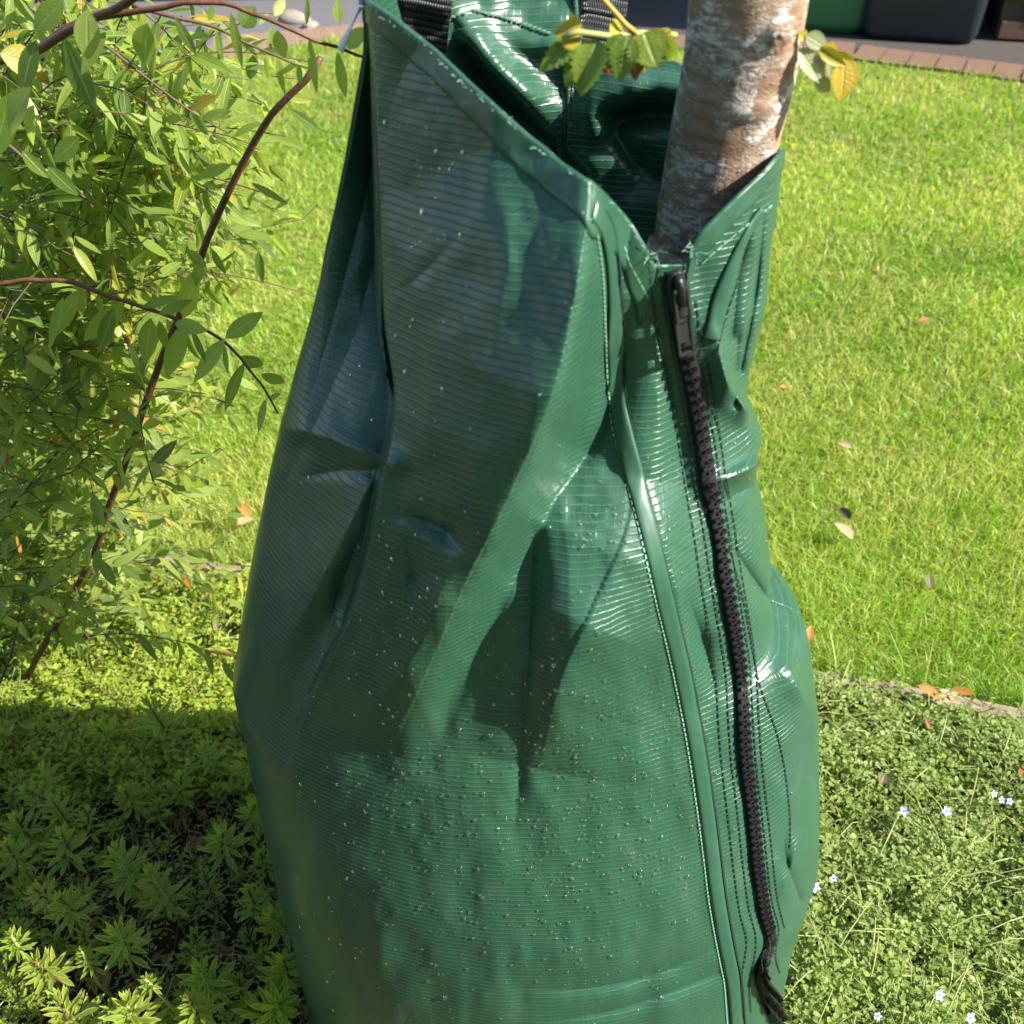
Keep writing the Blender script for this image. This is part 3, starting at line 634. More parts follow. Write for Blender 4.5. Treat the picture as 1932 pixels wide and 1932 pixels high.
#@@PART2
# ================================================================ GROUND
EDGE = [G(-900, 860), G(-300, 985), G(200, 1052), G(440, 1092), G(900, 1165), G(1240, 1222), G(1545, 1284), G(1932, 1366), G(2600, 1500)]   # line of the timber edging
EX = np.array([p.x for p in EDGE]); EY = np.array([p.y for p in EDGE])
def edge_y(x): return np.interp(x, EX, EY)
FARL = [G(-2600, 420), G(-1200, 330), G(-200, 215), G(300, 142), G(450, 108), G(600, 76), G(690, 62)]
FARR = [G(820, 66), G(1190, 92), G(1600, 112), G(1932, 156), G(2700, 250), G(3800, 400)]
FX = np.array([p.x for p in FARL + FARR]); FY = np.array([p.y for p in FARL + FARR])
def far_y(x): return np.interp(x, FX, FY)
def plane(name, x0, x1, y0, y1, z, mat, nx=2, ny=2):
    X, Y = np.meshgrid(np.linspace(x0, x1, nx), np.linspace(y0, y1, ny)); V = np.stack([X, Y, X * 0 + z], -1)
    return link(name, npmesh(name, V.reshape(-1, 3), grid_faces(np.arange(nx * ny).reshape(ny, nx)), False), mat)
def strip_between(name, xs, ya, yb, z, mat, parent=None):
    V = np.concatenate([np.stack([xs, ya, xs * 0 + z], -1), np.stack([xs, yb, xs * 0 + z], -1)]); n = len(xs)
    return link(name, npmesh(name, V, grid_faces(np.arange(2 * n).reshape(2, n)), False), mat, parent)
terr = plane('terrain', -150, 150, -150, 150, -.02, mat_soil('earth', (.10, .09, .05), (.14, .13, .06), 3, .02)); tag(terr, kind='structure')
xs = np.linspace(-4.5, 5.0, 160)
lawn = strip_between('lawn', xs, edge_y(xs), far_y(xs), 0.0, mat_soil('lawn_thatch', (.09, .13, .02), (.27, .25, .07), 60, .006)); tag(lawn, kind='structure')
# behind the camera the lawn goes on, the flower bed lies round the camera side of the edging
xs2 = np.linspace(-2.2, 2.4, 260); NYB = 170
bedV = np.zeros((NYB, 260, 3))
for j in range(NYB):
    t = j / (NYB - 1); y0 = -.5; y = y0 + (edge_y(xs2) - .012 - y0) * t
    bedV[j] = np.stack([xs2, y, -.006 + .008 * vnoise(xs2 * 14, y * 14, 4) + .005 * vnoise(xs2 * 45, y * 45, 6)], -1)
bed = link('flower_bed', npmesh('flower_bed', bedV.reshape(-1, 3), grid_faces(np.arange(NYB * 260).reshape(NYB, 260))), mat_soil('bed_soil', (.020, .013, .008), (.07, .045, .028), 70, .006)); tag(bed, kind='structure')
backl = plane('back_lawn', -12, 12, -14, -.5, 0.0, mat_soil('far_grass', (.06, .12, .02), (.12, .19, .03), 8, .01)); tag(backl, kind='structure')

# -------- timber edging boards
mt = M('weathered_timber'); oc = mt.coord(); n_ = mt.noise(mt.mapping(oc, (3, 60, 60)), 3, 6, .7)
mt.set(Base_Color=mt.ramp(n_, [(.3, (.10, .07, .045)), (.55, (.26, .20, .14)), (.75, (.42, .35, .26))]), Roughness=.85); mt.bump(n_, .003)
def board(a, b, label):
    a = Vector(a); b = Vector(b); L_ = (b - a).length; mb = MB(); n = 24; w_ = .022
    for i in range(n):
        pass
    V = []; Fc = []
    for i in range(n + 1):
        x = L_ * i / n; dz = .003 * float(vnoise(x * 9, 1.3, 2)) - .002 * abs(float(vnoise(x * 40, 3.3, 8))); dy = .003 * float(vnoise(x * 7, 9.1, 3))
        for y, z in ((-w_ / 2, -.06), (-w_ / 2, .024), (-w_ / 2 + .003, .028), (w_ / 2 - .003, .028), (w_ / 2, .024), (w_ / 2, -.06)): V.append((x, y + dy, z + (dz if z > 0 else 0)))
    for i in range(n):
        for k in range(6): Fc.append((i * 6 + k, (i + 1) * 6 + k, (i + 1) * 6 + (k + 1) % 6, i * 6 + (k + 1) % 6))
    Fc += [tuple(range(6)), tuple(n * 6 + k for k in range(5, -1, -1))]
    mb.add(V, Fc); o = mb.build('edging_board', mt.m, None); o.location = a; o.rotation_euler = (0, 0, math.atan2(b.y - a.y, b.x - a.x))
    tag(o, label, 'edging board', 'timber boards edging the lawn'); return o
board(EDGE[1], EDGE[3].lerp(EDGE[4], .5), 'weathered timber edging board half buried under the leafy shrub at the left')
board(EDGE[3].lerp(EDGE[4], .51), EDGE[8], 'sunlit weathered timber edging board to the right of the green bag, dead leaves on it')

# -------- lawn grass
def in_bag(x, y, m=.0): return ((x - .045) / (.285 + m)) ** 2 + ((y - .6) / (.228 + m)) ** 2 < 1
def blades(name, x, y, h, wd, lean, dry, mat, z0=0.0, az=None):
    n = len(x); az = rng.uniform(0, 2 * pi, n) if az is None else az; fa = rng.uniform(0, 2 * pi, n)
    dx, dy = np.cos(az) * lean * h, np.sin(az) * lean * h; wx, wy = np.cos(fa) * wd / 2, np.sin(fa) * wd / 2
    Vs = []
    for t, k in ((0, 1.0), (.45, .85), (.8, .5), (1.0, .05)):
        cx_, cy_, cz_ = x + dx * t ** 1.8, y + dy * t ** 1.8, z0 + h * (t - .25 * lean * t * t)
        Vs += [np.stack([cx_ - wx * k, cy_ - wy * k, cz_], -1), np.stack([cx_ + wx * k, cy_ + wy * k, cz_], -1)]
    V = np.stack(Vs, 1); b = (np.arange(n) * 8)[:, None, None]
    Fc = (b + np.array([[0, 1, 3, 2], [2, 3, 5, 4], [4, 5, 7, 6]])[None]).reshape(-1, 4)
    tint = np.repeat(np.clip(.5 + .22 * rng.normal(size=n) + .28 * vnoise(x * 3.2, y * 3.2, 21), 0, 1), 8)
    return link(name, npmesh(name, V.reshape(-1, 3), Fc, True, attrs={'tint': tint, 'dry': np.repeat(dry, 8)}), mat)
MG = mat_grass()
npx = 230000; px = rng.uniform(-350, 2300, npx); py = 40 + (1420 - 40) * rng.random(npx) ** .85
a_ = (px - 966) / F; b_ = (966 - py) / F; ry = cp + b_ * sp; rz = -sp + b_ * cp; gx = a_ * (-H / rz); gy = ry * (-H / rz)
nw = 45000; gx = np.r_[gx, rng.uniform(-3.5, 4, nw)]; gy = np.r_[gy, rng.uniform(.7, 5, nw)]
k = (gy > edge_y(gx) + .012) & (gy < far_y(gx) + .02 * rng.normal(size=len(gy))) & (np.abs(gx) < 5) & ~in_bag(gx, gy, .0)
gx, gy = gx[k], gy[k]; dist = np.hypot(gx, gy)
nn_ = vnoise(gx * 2.1, gy * 2.1, 31) * .6 + vnoise(gx * 7, gy * 7, 32) * .4
midy = np.exp(-((gy - 1.9) / .9) ** 2)
dry = (rng.random(len(gx)) < np.clip(.24 + .42 * nn_ + .20 * midy, .03, .75)) * rng.uniform(.3, 1, len(gx))
hh = (.018 + .014 * rng.random(len(gx)) + .006 * vnoise(gx * 5, gy * 5, 33)) * (1 + .7 * np.exp(-((gy - edge_y(gx)) / .05) ** 2))
g = blades('lawn_grass', gx, gy, hh, (.0012 + .0011 * rng.random(len(gx))) * np.clip(dist / 1.6, .8, 2.2), rng.uniform(.1, 1.3, len(gx)), dry, MG)
tag(g, 'short sunlit green lawn grass with straw coloured blades beyond the timber edging', 'grass', kind='stuff')

# ================================================================ DRIVEWAY, ROAD AND WHAT STANDS ON THEM
m_ = M('block_paving'); oc = m_.coord(); br = m_.n('ShaderNodeTexBrick'); m_.put(br.inputs['Vector'], oc); br.inputs['Scale'].default_value = 5; br.inputs['Color1'].default_value = (.06, .045, .038, 1); br.inputs['Color2'].default_value = (.045, .036, .032, 1); br.inputs['Mortar'].default_value = (.03, .025, .022, 1); br.inputs['Mortar Size'].default_value = .02
m_.set(Base_Color=m_.mix(m_.noise(oc, 20, 5), br.outputs[0], (.05, .042, .038)), Roughness=.85)
xs = np.linspace(.0, 9, 60); dr = strip_between('driveway', xs, far_y(xs) + .02, xs * 0 + 14, -.004, m_.m); tag(dr, kind='structure')
xs = np.linspace(-9, .0, 60); rd = strip_between('road', xs, far_y(xs) + .02, xs * 0 + 14, -.008, mat_plain('asphalt', (.115, .11, .12), .9, .3, .25, 90, .002)); tag(rd, kind='structure')
# red-brown gravelly strip at the lawn's end on the left
xs = np.linspace(-5, .02, 120); wv = .03 * vnoise(xs * 4, xs * 0, 4)
gs = strip_between('gravel_path', xs, far_y(xs) - .01, np.interp(xs, [-5, G(370, 95).x, G(450, 62).x, G(700, 40).x, .02], [far_y(-5.) + .5, G(370, 95).y, G(450, 62).y, G(700, 40).y, G(1000, 40).y]) + wv, -.002, mat_soil('gravel', (.16, .09, .065), (.34, .24, .18), 45, .01)); tag(gs, kind='structure')
MSTONE = mat_plain('pale_stone', (.24, .21, .17), .85, .3, .3, 40, .004)
def rock(loc_, r, label, col=MSTONE, name='garden_stone', group='pale stones along the end of the lawn'):
    import bmesh
    bm = bmesh.new(); bmesh.ops.create_icosphere(bm, subdivisions=3, radius=1); sd = random.uniform(0, 50)
    for v in bm.verts:
        n = float(vnoise(v.co.x * 1.6 + sd, v.co.y * 1.6 + v.co.z * 1.3, 5)); v.co = Vector((v.co.x * 1.25, v.co.y, v.co.z * .62)) * r * (1 + .25 * n)
    me = bpy.data.meshes.new(name); bm.to_mesh(me); bm.free()
    for p in me.polygons: p.use_smooth = True
    o = link(name, me, col); o.location = loc_; o.rotation_euler = (0, 0, random.uniform(0, 6)); tag(o, label, 'stone', group); return o
rock(G(553, 36), .055, 'larger pale rounded stone beside the kerb below the blue car'); rock(G(585, 48), .03, 'small flat pale stone just right of the larger pale stone'); rock(G(484, 122), .028, 'cream stone where the lawn meets the red gravel, lowest of the pale stones')

# -------- brick edge course of the driveway (every brick its own piece)
MB_R = mat_plain('red_brick', (.15, .09, .062), .85, .3, .22, 40, .002); MB_B = mat_plain('buff_brick', (.16, .10, .065), .85, .3, .25, 40, .002)
brick_me = MB().box((0, 0, 0), (.098, .198, .05)); bme = bpy.data.meshes.new('brick'); bme.from_pydata(brick_me.v, [], brick_me.f); bme.materials.append(MB_R)
course = empty('brick_edging', (0, 0, 0)); tag(course, 'row of red brick setts edging the paved driveway at the end of the lawn', 'brick edging')
x = .0
while x < 4.2:
    y = float(far_y(x)); sl = math.atan2(float(far_y(x + .05)) - float(far_y(x - .05)), .1)
    o = link('brick', bme, None, course); o.location = (x, y + .10, -.012 + random.uniform(-.003, .002)); o.rotation_euler = (random.uniform(-.01, .01), random.uniform(-.01, .01), sl + random.uniform(-.02, .02)); x += .104 * cos(sl)
# -------- house wall
WA = G(1800, 62); WB = G(1932, 84); WD = (WB - WA).normalized(); WD.z = 0; WD.normalize(); wang = R(-12); WD = Vector((cos(wang), sin(wang), 0)); WA = Vector((2.01, 4.53, 0))
wall = empty('brick_house_wall', WA, wang); tag(wall, 'shaded brown brick corner of the house standing right of the dark bin', 'wall')
core = MB().box((3.0, 1.50, 1.3), (6.0, 2.9, 2.6)).build('wall_core', mat_plain('mortar', (.10, .085, .07), .9, .2, .2, 60), wall)
wb_ = MB().box((0, 0, 0), (.213, .1, .063)); wme = bpy.data.meshes.new('brick'); wme.from_pydata(wb_.v, [], wb_.f); wme.materials.append(MB_B)
for c in range(4):
    for i in range(13):
        o = link('brick', wme, None, wall); o.location = (.11 + i * .225 + (.11 if c % 2 else 0), .052 + random.uniform(-.002, .002), .04 + c * .075)
rest = MB()
for c in range(4, 35):
    for i in range(26): rest.box((.11 + i * .225 + (.11 if c % 2 else 0), .052, .04 + c * .075), (.213, .1, .063))
for c in range(4):
    for i in range(13, 26): rest.box((.11 + i * .225 + (.11 if c % 2 else 0), .052, .04 + c * .075), (.213, .1, .063))
o = rest.build('brickwork', MB_B, wall); o['kind'] = 'stuff'
# -------- wheeled bins
def wbin(p, rz, body, label, w_=.48, hgt=.95):
    t = empty('wheeled_bin', p, rz); tag(t, label, 'bin', 'wheeled bins standing beside the house wall')
    def ring(x, y, r, z):
        return [(sx * (x - r) + r * cos(a), sy * (y - r) + r * sin(a), z) for sx, sy, a0 in ((1, 1, 0), (-1, 1, pi / 2), (-1, -1, pi), (1, -1, 3 * pi / 2)) for a in [a0 + pi / 2 * k / 4 for k in range(5)]]
    mb = MB(); V = []; prof = [(0, .86, 0), (.04, .92, 0), (.3, .96, 0), (.8, 1.06, 0), (.92, 1.08, 0), (.92, 1.16, 0), (.96, 1.16, 0)]
    for z, k, _ in prof: V += ring(w_ / 2 * k, .27 * k, .05, z)
    m = 20; Fc = [(i * m + k, i * m + (k + 1) % m, (i + 1) * m + (k + 1) % m, (i + 1) * m + k) for i in range(len(prof) - 1) for k in range(m)] + [tuple(range(m - 1, -1, -1))]
    mb.add(V, Fc).build('bin_body', body, t, True)
    lid = MB(); V = ring(w_ / 2 * 1.18, .31, .05, .965) + ring(w_ / 2 * 1.18, .31, .05, .99) + ring(w_ / 2 * .9, .24, .05, 1.03)
    lid.add(V, [(i * m + k, i * m + (k + 1) % m, (i + 1) * m + (k + 1) % m, (i + 1) * m + k) for i in range(2) for k in range(m)] + [tuple(2 * m + k for k in range(m)), tuple(range(m - 1, -1, -1))]).build('bin_lid', body, t)
    for sx in (-1, 1):
        wh = MB(); wh.tube([(sx * (w_ / 2 - .02), .26, .1), (sx * (w_ / 2 + .04), .26, .1)], .1, 20); wh.build('wheel', MAT_BLACK, t, False, .01)
    MB().tube([(-w_ / 2, .33, .98), (-w_ / 2, .38, .99), (w_ / 2, .38, .99), (w_ / 2, .33, .98)], .016, 8).build('bin_handle', MAT_BLACK, t, True)
    return t
pg = G(1555, 62); pb = G(1762, 84)
wbin((pg.x, pg.y + .24, 0), wang + .02, mat_plain('green_bin_plastic', (.03, .15, .06), .45, .5, .1, 6), 'green wheeled bin standing nearer the tree trunk, lid out of the picture', .46)
wbin((pb.x, pb.y + .27, 0), wang - .02, mat_plain('slate_bin_plastic', (.010, .017, .027), .5, .5, .1, 6), 'dark slate blue wheeled bin standing right of the green one', .50)
# -------- parked car
def car(p, rz):
    t = empty('parked_car', p, rz); tag(t, 'dark blue car parked on the road, only its lower side in view', 'car')
    blue = mat_plain('blue_car_paint', (.008, .03, .10), .25, .6, .05, 4); glass = mat_plain('dark_glass', (.01, .012, .014), .05, .8)
    prof = [(-2.05, .32), (-2.1, .6), (-2.0, .85), (-1.4, .93), (-.75, 1.38), (.75, 1.42), (1.5, .98), (2.0, .92), (2.1, .6), (2.06, .30)]
    V = []; 
    for x, z in prof:
        k = .80 if z > 1.1 else (.93 if z > .8 else .88)
        V += [(x, -k, z), (x, k, z)]
    n = len(prof); Fc = [(2 * i, 2 * i + 1, 2 * (i + 1) % (2 * n) + 1, 2 * (i + 1) % (2 * n)) for i in range(n)] + [tuple(2 * i for i in range(n - 1, -1, -1)), tuple(2 * i + 1 for i in range(n))]
    MB().add(V, Fc).build('car_body', blue, t, False, .06)
    for sy in (-1, 1):
        MB().add([(-1.25, sy * .90, .95), (-.7, sy * .825, 1.32), (.68, sy * .825, 1.35), (1.3, sy * .90, .98)], [(0, 1, 2, 3) if sy < 0 else (3, 2, 1, 0)]).build('side_window', glass, t)
        for x in (-1.3, 1.3):
            wh = MB().tube([(x, sy * .72, .31), (x, sy * .92, .31)], .31, 28).build('wheel', MAT_BLACK, t, False, .02)
            rm = MB().tube([(x, sy * .90, .31), (x, sy * .93, .31)], .20, 20).build('rim', mat_plain('alloy', (.5, .5, .52), .3, .5, 0, 1, 0, .9), t); rm.parent = wh
        MB().box((0, sy * .885, .26), (3.6, .05, .10)).build('sill', MAT_BLACK, t, False, .01)
    return t
pc = G(520, 22); car((pc.x - .35, pc.y + 1.05, 0), R(4))
# the unseen hedge added for reflections in the wet PVC is built last
# ================================================================ THE YOUNG TREE
trunk_c = [W(1300, 700, .622), W(1312, 520, .626), W(1336, 400, .628), W(1362, 280, .628), W(1396, 120, .625), W(1412, 0, .622), W(1432, -120, .622), W(1470, -420, .622)]
trunk_c[0].x = trunk_c[1].x - .006; trunk_c = [Vector((trunk_c[0].x - .004, .60, -.03))] + trunk_c
tree = empty('young_tree', (trunk_c[0].x, trunk_c[0].y, 0)); tag(tree, 'young tree with reddish brown bark patched pale grey, rising out of the green bag', 'tree')
def wpx(y, Yd=.622): return 225 - .06 * y
NT, NK = 260, 72; C_ = spl(trunk_c, NT); V = []
tz = C_[:, 2]
for i in range(NT):
    c = C_[i]; _, ypx = proj(c); dpt = c[1] * cp - (c[2] - H) * sp
    r_ = float(np.interp(ypx, [-400, 0, 290, 480, 900], [104, 112, 103, 92, 90])) / F * dpt * .985
    t = C_[min(i + 1, NT - 1)] - C_[max(i - 1, 0)]; t = t / np.linalg.norm(t); ax = np.cross(t, [0, 1, 0]); ax /= np.linalg.norm(ax); ay = np.cross(t, ax)
    for k in range(NK):
        a = 2 * pi * k / NK; d = 1 + .018 * float(vnoise(cos(a) * 1.4 + 5, sin(a) * 1.4 + tz[i] * 9, 41)) + .008 * float(vnoise(a * 6 if a < pi else (2 * pi - a) * 6, tz[i] * 90, 42))
        p = c + (ax * cos(a) + ay * sin(a)) * r_ * d; V.append(p)
V = np.array(V)
kx, ky = proj(V); knot = np.hypot((kx - 1468) * 1.0, (ky - 66) * .9); fr_ = (V[:, 1] < np.repeat(C_[:, 1], NK))
off = fr_ * (.0045 * np.exp(-((knot - 14) / 8) ** 2) - .003 * np.exp(-(knot / 8) ** 2)); V[:, 1] -= off; V[:, 0] += off * .3
k2 = np.hypot((kx - 1440) * .5, (ky - 215) * 1.6); V[:, 1] -= fr_ * .0035 * np.exp(-(k2 / 22) ** 2)
ixT = np.arange(NT * NK).reshape(NT, NK)
link('trunk', npmesh('trunk', loc(V, tree), grid_faces(ixT, True)), MAT_BARK, tree)
# crown high above the frame, small: it dapples nothing here but the trunk has to end in something
def leafmesh(name, L_, W_, curl=.15, fold=.25, n=6, serr=0, wpow=.8, mat=None, edge=False, asym=0):
    V = []; Fc = []; E = []
    for i in range(n + 1):
        t = i / n; w_ = W_ / 2 * (sin(pi * min(1, max(0, t)) ** wpow) ** .85 if 0 < t < 1 else .02)
        if serr and i % 2: w_ *= 1 - serr
        z = -curl * L_ * t * t; y = L_ * t
        V += [(-w_, y + (serr * .02 * L_ if i % 2 == 0 else 0), z + w_ * fold), (0, y, z), (w_ * (1 + asym), y, z + w_ * fold * .8)]; E += [1, abs(t - .25) * .5 if t < .85 else 1, 1]
    for i in range(n):
        for k in (0, 1): a = i * 3 + k; Fc.append((a, a + 1, a + 4, a + 3))
    me = npmesh(name, V, Fc, True, attrs={'edge': E if edge else [0.0] * len(V), 'mid': [1.0, 0.0, 1.0] * (n + 1), 'along': [i / n for i in range(n + 1) for _ in range(3)]})
    if mat: me.materials.append(mat)
    return me
def template(me):
    V = np.zeros(len(me.vertices) * 3); me.vertices.foreach_get('co', V); Fc = np.array([list(p.vertices) for p in me.polygons]); e = None
    e = np.zeros((3, len(me.vertices)))
    for i_, k_ in enumerate(('edge', 'mid', 'along')):
        b_ = np.zeros(len(me.vertices)); me.attributes[k_].data.foreach_get('value', b_); e[i_] = b_
    return V.reshape(-1, 3), Fc, e
def basis(d, up):
    """rows: side, length axis, normal for leaves pointing along d"""
    d = d / np.linalg.norm(d, axis=-1, keepdims=True); s = np.cross(d, up); s /= np.linalg.norm(s, axis=-1, keepdims=True) + 1e-9; n = np.cross(s, d); return np.stack([s, d, n], -2)
def bake(name, tmpls, which, B, pos, scale, mat, parent=None, tint=None):
    vs, fs, ts, es = [], [], [], []; off = 0; tint = rng.random(len(pos)) if tint is None else tint
    for i, (tv_, tf_, e_) in enumerate(tmpls):
        k = which == i; n = k.sum()
        if not n: continue
        V = np.einsum('vj,njk->nvk', tv_, B[k] * scale[k][:, None, None]) + pos[k][:, None]
        vs.append(V.reshape(-1, 3)); fs.append((tf_[None] + (np.arange(n) * len(tv_))[:, None, None]).reshape(-1, tf_.shape[1]) + off); off += n * len(tv_)
        ts.append(np.repeat(tint[k], len(tv_))); es.append(np.tile(e_, (1, n)))
    V = np.vstack(vs)
    if parent: V = V - np.array(parent.location)
    return link(name, npmesh(name, V, np.vstack(fs), True, attrs={'tint': np.concatenate(ts), 'edge': np.concatenate([e[0] for e in es]), 'mid': np.concatenate([e[1] for e in es]), 'along': np.concatenate([e[2] for e in es])}), mat, parent)
def place(name, me, pos, B, sc, parent):
    """one leaf as its own object"""
    o = bpy.data.objects.new(name, me); COL.objects.link(o); o.parent = parent
    m4 = Matrix(np.array(B).T.tolist()).to_4x4(); q = Vector(pos)
    par = parent
    while par: q = q - Vector(par.location); par = par.parent
    o.matrix_local = Matrix.Translation(q) @ m4 @ Matrix.Scale(sc, 4); return o
# rowan sprigs
def mat_rowan(name, cols, edge, elo=1.12): return mat_leaf(name, cols, .35, .4, edge, elo=elo)
MR1 = mat_rowan('tree_leaf_green', [(.12, .22, .02), (.17, .27, .025), (.24, .30, .03)], (.24, .27, .03))
MR2 = mat_rowan('tree_leaf_yellow', [(.48, .40, .02), (.50, .32, .02)], (.22, .05, .01), 1.0); MR3 = mat_rowan('tree_leaf_red', [(.16, .02, .01), (.22, .04, .012)], (.10, .01, .01)); MR4 = mat_rowan('tree_leaf_pale', [(.30, .34, .18), (.34, .36, .22)], (.30, .20, .08))
def sprig(stem, leaves, Yb):
    leaves = [(a, b, c + (c - a) * .12, d + (d - b) * .12, e, f, g) for a, b, c, d, e, f, g in leaves]
    P_ = [W(x, y, Yy) for x, y, Yy in stem]; s = MB().tube([p - Vector(tree.location) for p in P_], [.0016] * len(P_), 6).build('leaf_stalk', MAT_STEMG, tree, True)
    for (x0, y0, x1, y1, w_, m, dY) in leaves:
        a = W(x0, y0, Yb); b = W(x1, y1, Yb + dY); L_ = (b - a).length; wd = w_ / F * .78
        me = leafmesh('leaf', L_, wd, random.uniform(.05, .25), random.uniform(.1, .7), 18, .22, .75, m, True)
        d = np.array(b - a); B = basis(d, np.array([random.uniform(-.35, .35), -1, .45])); place('leaf', me, a, B, 1, s)
sprig([(1275, 66, .60), (1210, 62, .58), (1150, 68, .565), (1090, 60, .56), (1060, 72, .56)],
      [(1215, 60, 1236, 118, 62, MR1, -.01), (1250, 62, 1258, 112, 44, MR1, .005), (1186, 66, 1168, 142, 46, MR1, -.01), (1172, 62, 1152, 128, 40, MR1, .0), (1128, 74, 1096, 166, 52, MR1, -.012), (1110, 78, 1072, 160, 40, MR1, .0), (1100, 66, 1052, 60, 46, MR2, .0), (1092, 70, 1024, 128, 34, MR1, -.005),
       (1060, 74, 1068, 118, 34, MR2, .01), (1196, 76, 1200, 148, 26, MR3, .012), (1152, 84, 1146, 140, 22, MR3, .012), (1226, 86, 1240, 132, 26, MR3, .012), (1150, 60, 1180, 52, 30, MR2, .01), (1240, 60, 1268, 84, 26, MR2, .0), (1216, 72, 1214, 132, 22, MR2, .008), (1205, 74, 1186, 128, 30, MR1, .004)], .565)
sprig([(1505, 66, .61), (1530, 78, .605), (1560, 96, .60), (1590, 116, .60)],
      [(1520, 66, 1560, 88, 26, MR4, .0), (1508, 92, 1548, 150, 34, MR4, -.005), (1538, 146, 1566, 172, 24, MR4, 0), (1545, 92, 1592, 122, 22, MR2, -.004), (1592, 112, 1594, 184, 50, MR2, -.006), (1580, 96, 1600, 150, 30, MR2, .006), (1548, 116, 1566, 152, 26, MR4, .008), (1555, 84, 1580, 104, 20, MR2, .0), (1536, 110, 1560, 140, 18, MR3, .01), (1508, 62, 1522, 74, 18, MR2, 0)], .60)
MB().tube([W(1130, -10, .56) - Vector(tree.location), W(1150, 12, .565) - Vector(tree.location), W(1180, 46, .57) - Vector(tree.location), W(1200, 62, .575) - Vector(tree.location)], .0014, 6).build('leaf_stalk', mat_plain('yellow_stalk', (.40, .28, .06), .6), tree, True)

# ================================================================ THE SHRUB AT THE LEFT
shrub = empty('leafy_shrub', (-.85, 1.12, 0)); tag(shrub, 'open willowy shrub with narrow light green leaves and reddish stems, left of the bag', 'shrub')
SL = Vector(shrub.location)
LM = [leafmesh('leaf', 1.0, .32, .12, .30, 6, 0, .85, MAT_SHRUB), leafmesh('leaf', 1.0, .26, .25, .5, 6, 0, .8, MAT_SHRUB), leafmesh('leaf', 1.0, .38, .05, .25, 6, 0, .95, MAT_SHRUB), leafmesh('leaf', 1.0, .30, -.12, .15, 6, 0, .9, MAT_SHRUB), leafmesh('leaf', 1.0, .24, .35, .9, 6, 0, .8, MAT_SHRUB)]
LY = [leafmesh('leaf', 1.0, .30, .1, .4, 6, 0, .9, MAT_SHRUB_Y)]
def branch(pts, r0, r1, mat=MAT_STEMB, n=24, nsd=8, parent=shrub):
    Q = spl([list(p) for p in pts], n); Q = Q + np.stack([vnoise(np.arange(n) * .45, np.arange(n) * 0 + k, 50 + k) * r0 * .28 for k in range(3)], -1)
    return MB().tube([Vector(q) - SL for q in Q], list(np.linspace(r0, r1, n)), nsd).build('branch', mat, parent, True)
branch([G(40, 1300, -.01), W(105, 1180, .96), W(150, 1100, .93), W(190, 1005, .90), W(240, 860, .87), W(300, 690, .85), W(375, 500, .83), W(432, 370, .82), W(480, 270, .81), W(520, 205, .80), W(575, 150, .80), W(604, 108, .80)], .0050, .0026, MAT_STEMB, 60)
B2 = [W(-120, 540, .80), W(0, 535, .80), W(65, 528, .80), (W(130, 532, .80)), W(200, 556, .79), W(270, 580, .79), W(345, 606, .78), W(405, 632, .78), W(450, 672, .77), W(490, 722, .77), W(526, 780, .77)]
branch(B2, .0026, .0009, MAT_STEMB, 50)
branch([W(-60, 130, .78), W(60, 100, .76), W(120, 55, .75), W(200, 30, .74), W(300, 14, .73), W(400, 4, .73), W(470, 22, .73), W(560, 62, .73), (W(640, 90, .74)), W(700, 112, .76)], .0029, .0010, MAT_STEMB, 50)
branch([W(60, 100, .76), W(150, 50, .74), W(245, 0, .72), W(320, -60, .7)], .0030, .0026)
branch([W(250, 10, .8), W(330, 34, .8), W(400, 50, .8), W(470, 84, .8), W(560, 122, .8), W(600, 130, .8)], .0016, .0007, MAT_TWIG)
branch([W(0, 260, .8), W(60, 310, .79), (W(110, 340, .78)), W(160, 372, .77)], .0014, .0007, MAT_TWIG)
branch([W(185, 75, .85), W(280, 150, .85), W(360, 210, .85), W(430, 250, .86)], .0012, .0007, MAT_TWIG)
branch([W(-20, 430, 1.0), W(90, 450, 1.0), W(200, 500, 1.0), W(330, 504, 1.0), W(480, 528, 1.0), W(600, 560, 1.02)], .0012, .0006, MAT_TWIG)
for (a, b, c) in (((-40, 640), (60, 600), (190, 660)), ((-40, 700), (80, 760), (230, 880)), ((-60, 620), (120, 680), (260, 790)), ((20, 960), (140, 800), (150, 620)), ((-30, 900), (60, 820), (60, 640))):
    branch([W(*a, 1.1), W(*b, 1.1), W(*c, 1.1)], .0022, .0008, MAT_TWIG)
branch([W(-20, 1330, .9), W(20, 1240, .9), W(40, 1140, .9), W(60, 1060, .9)], .0018, .0008, MAT_TWIG)
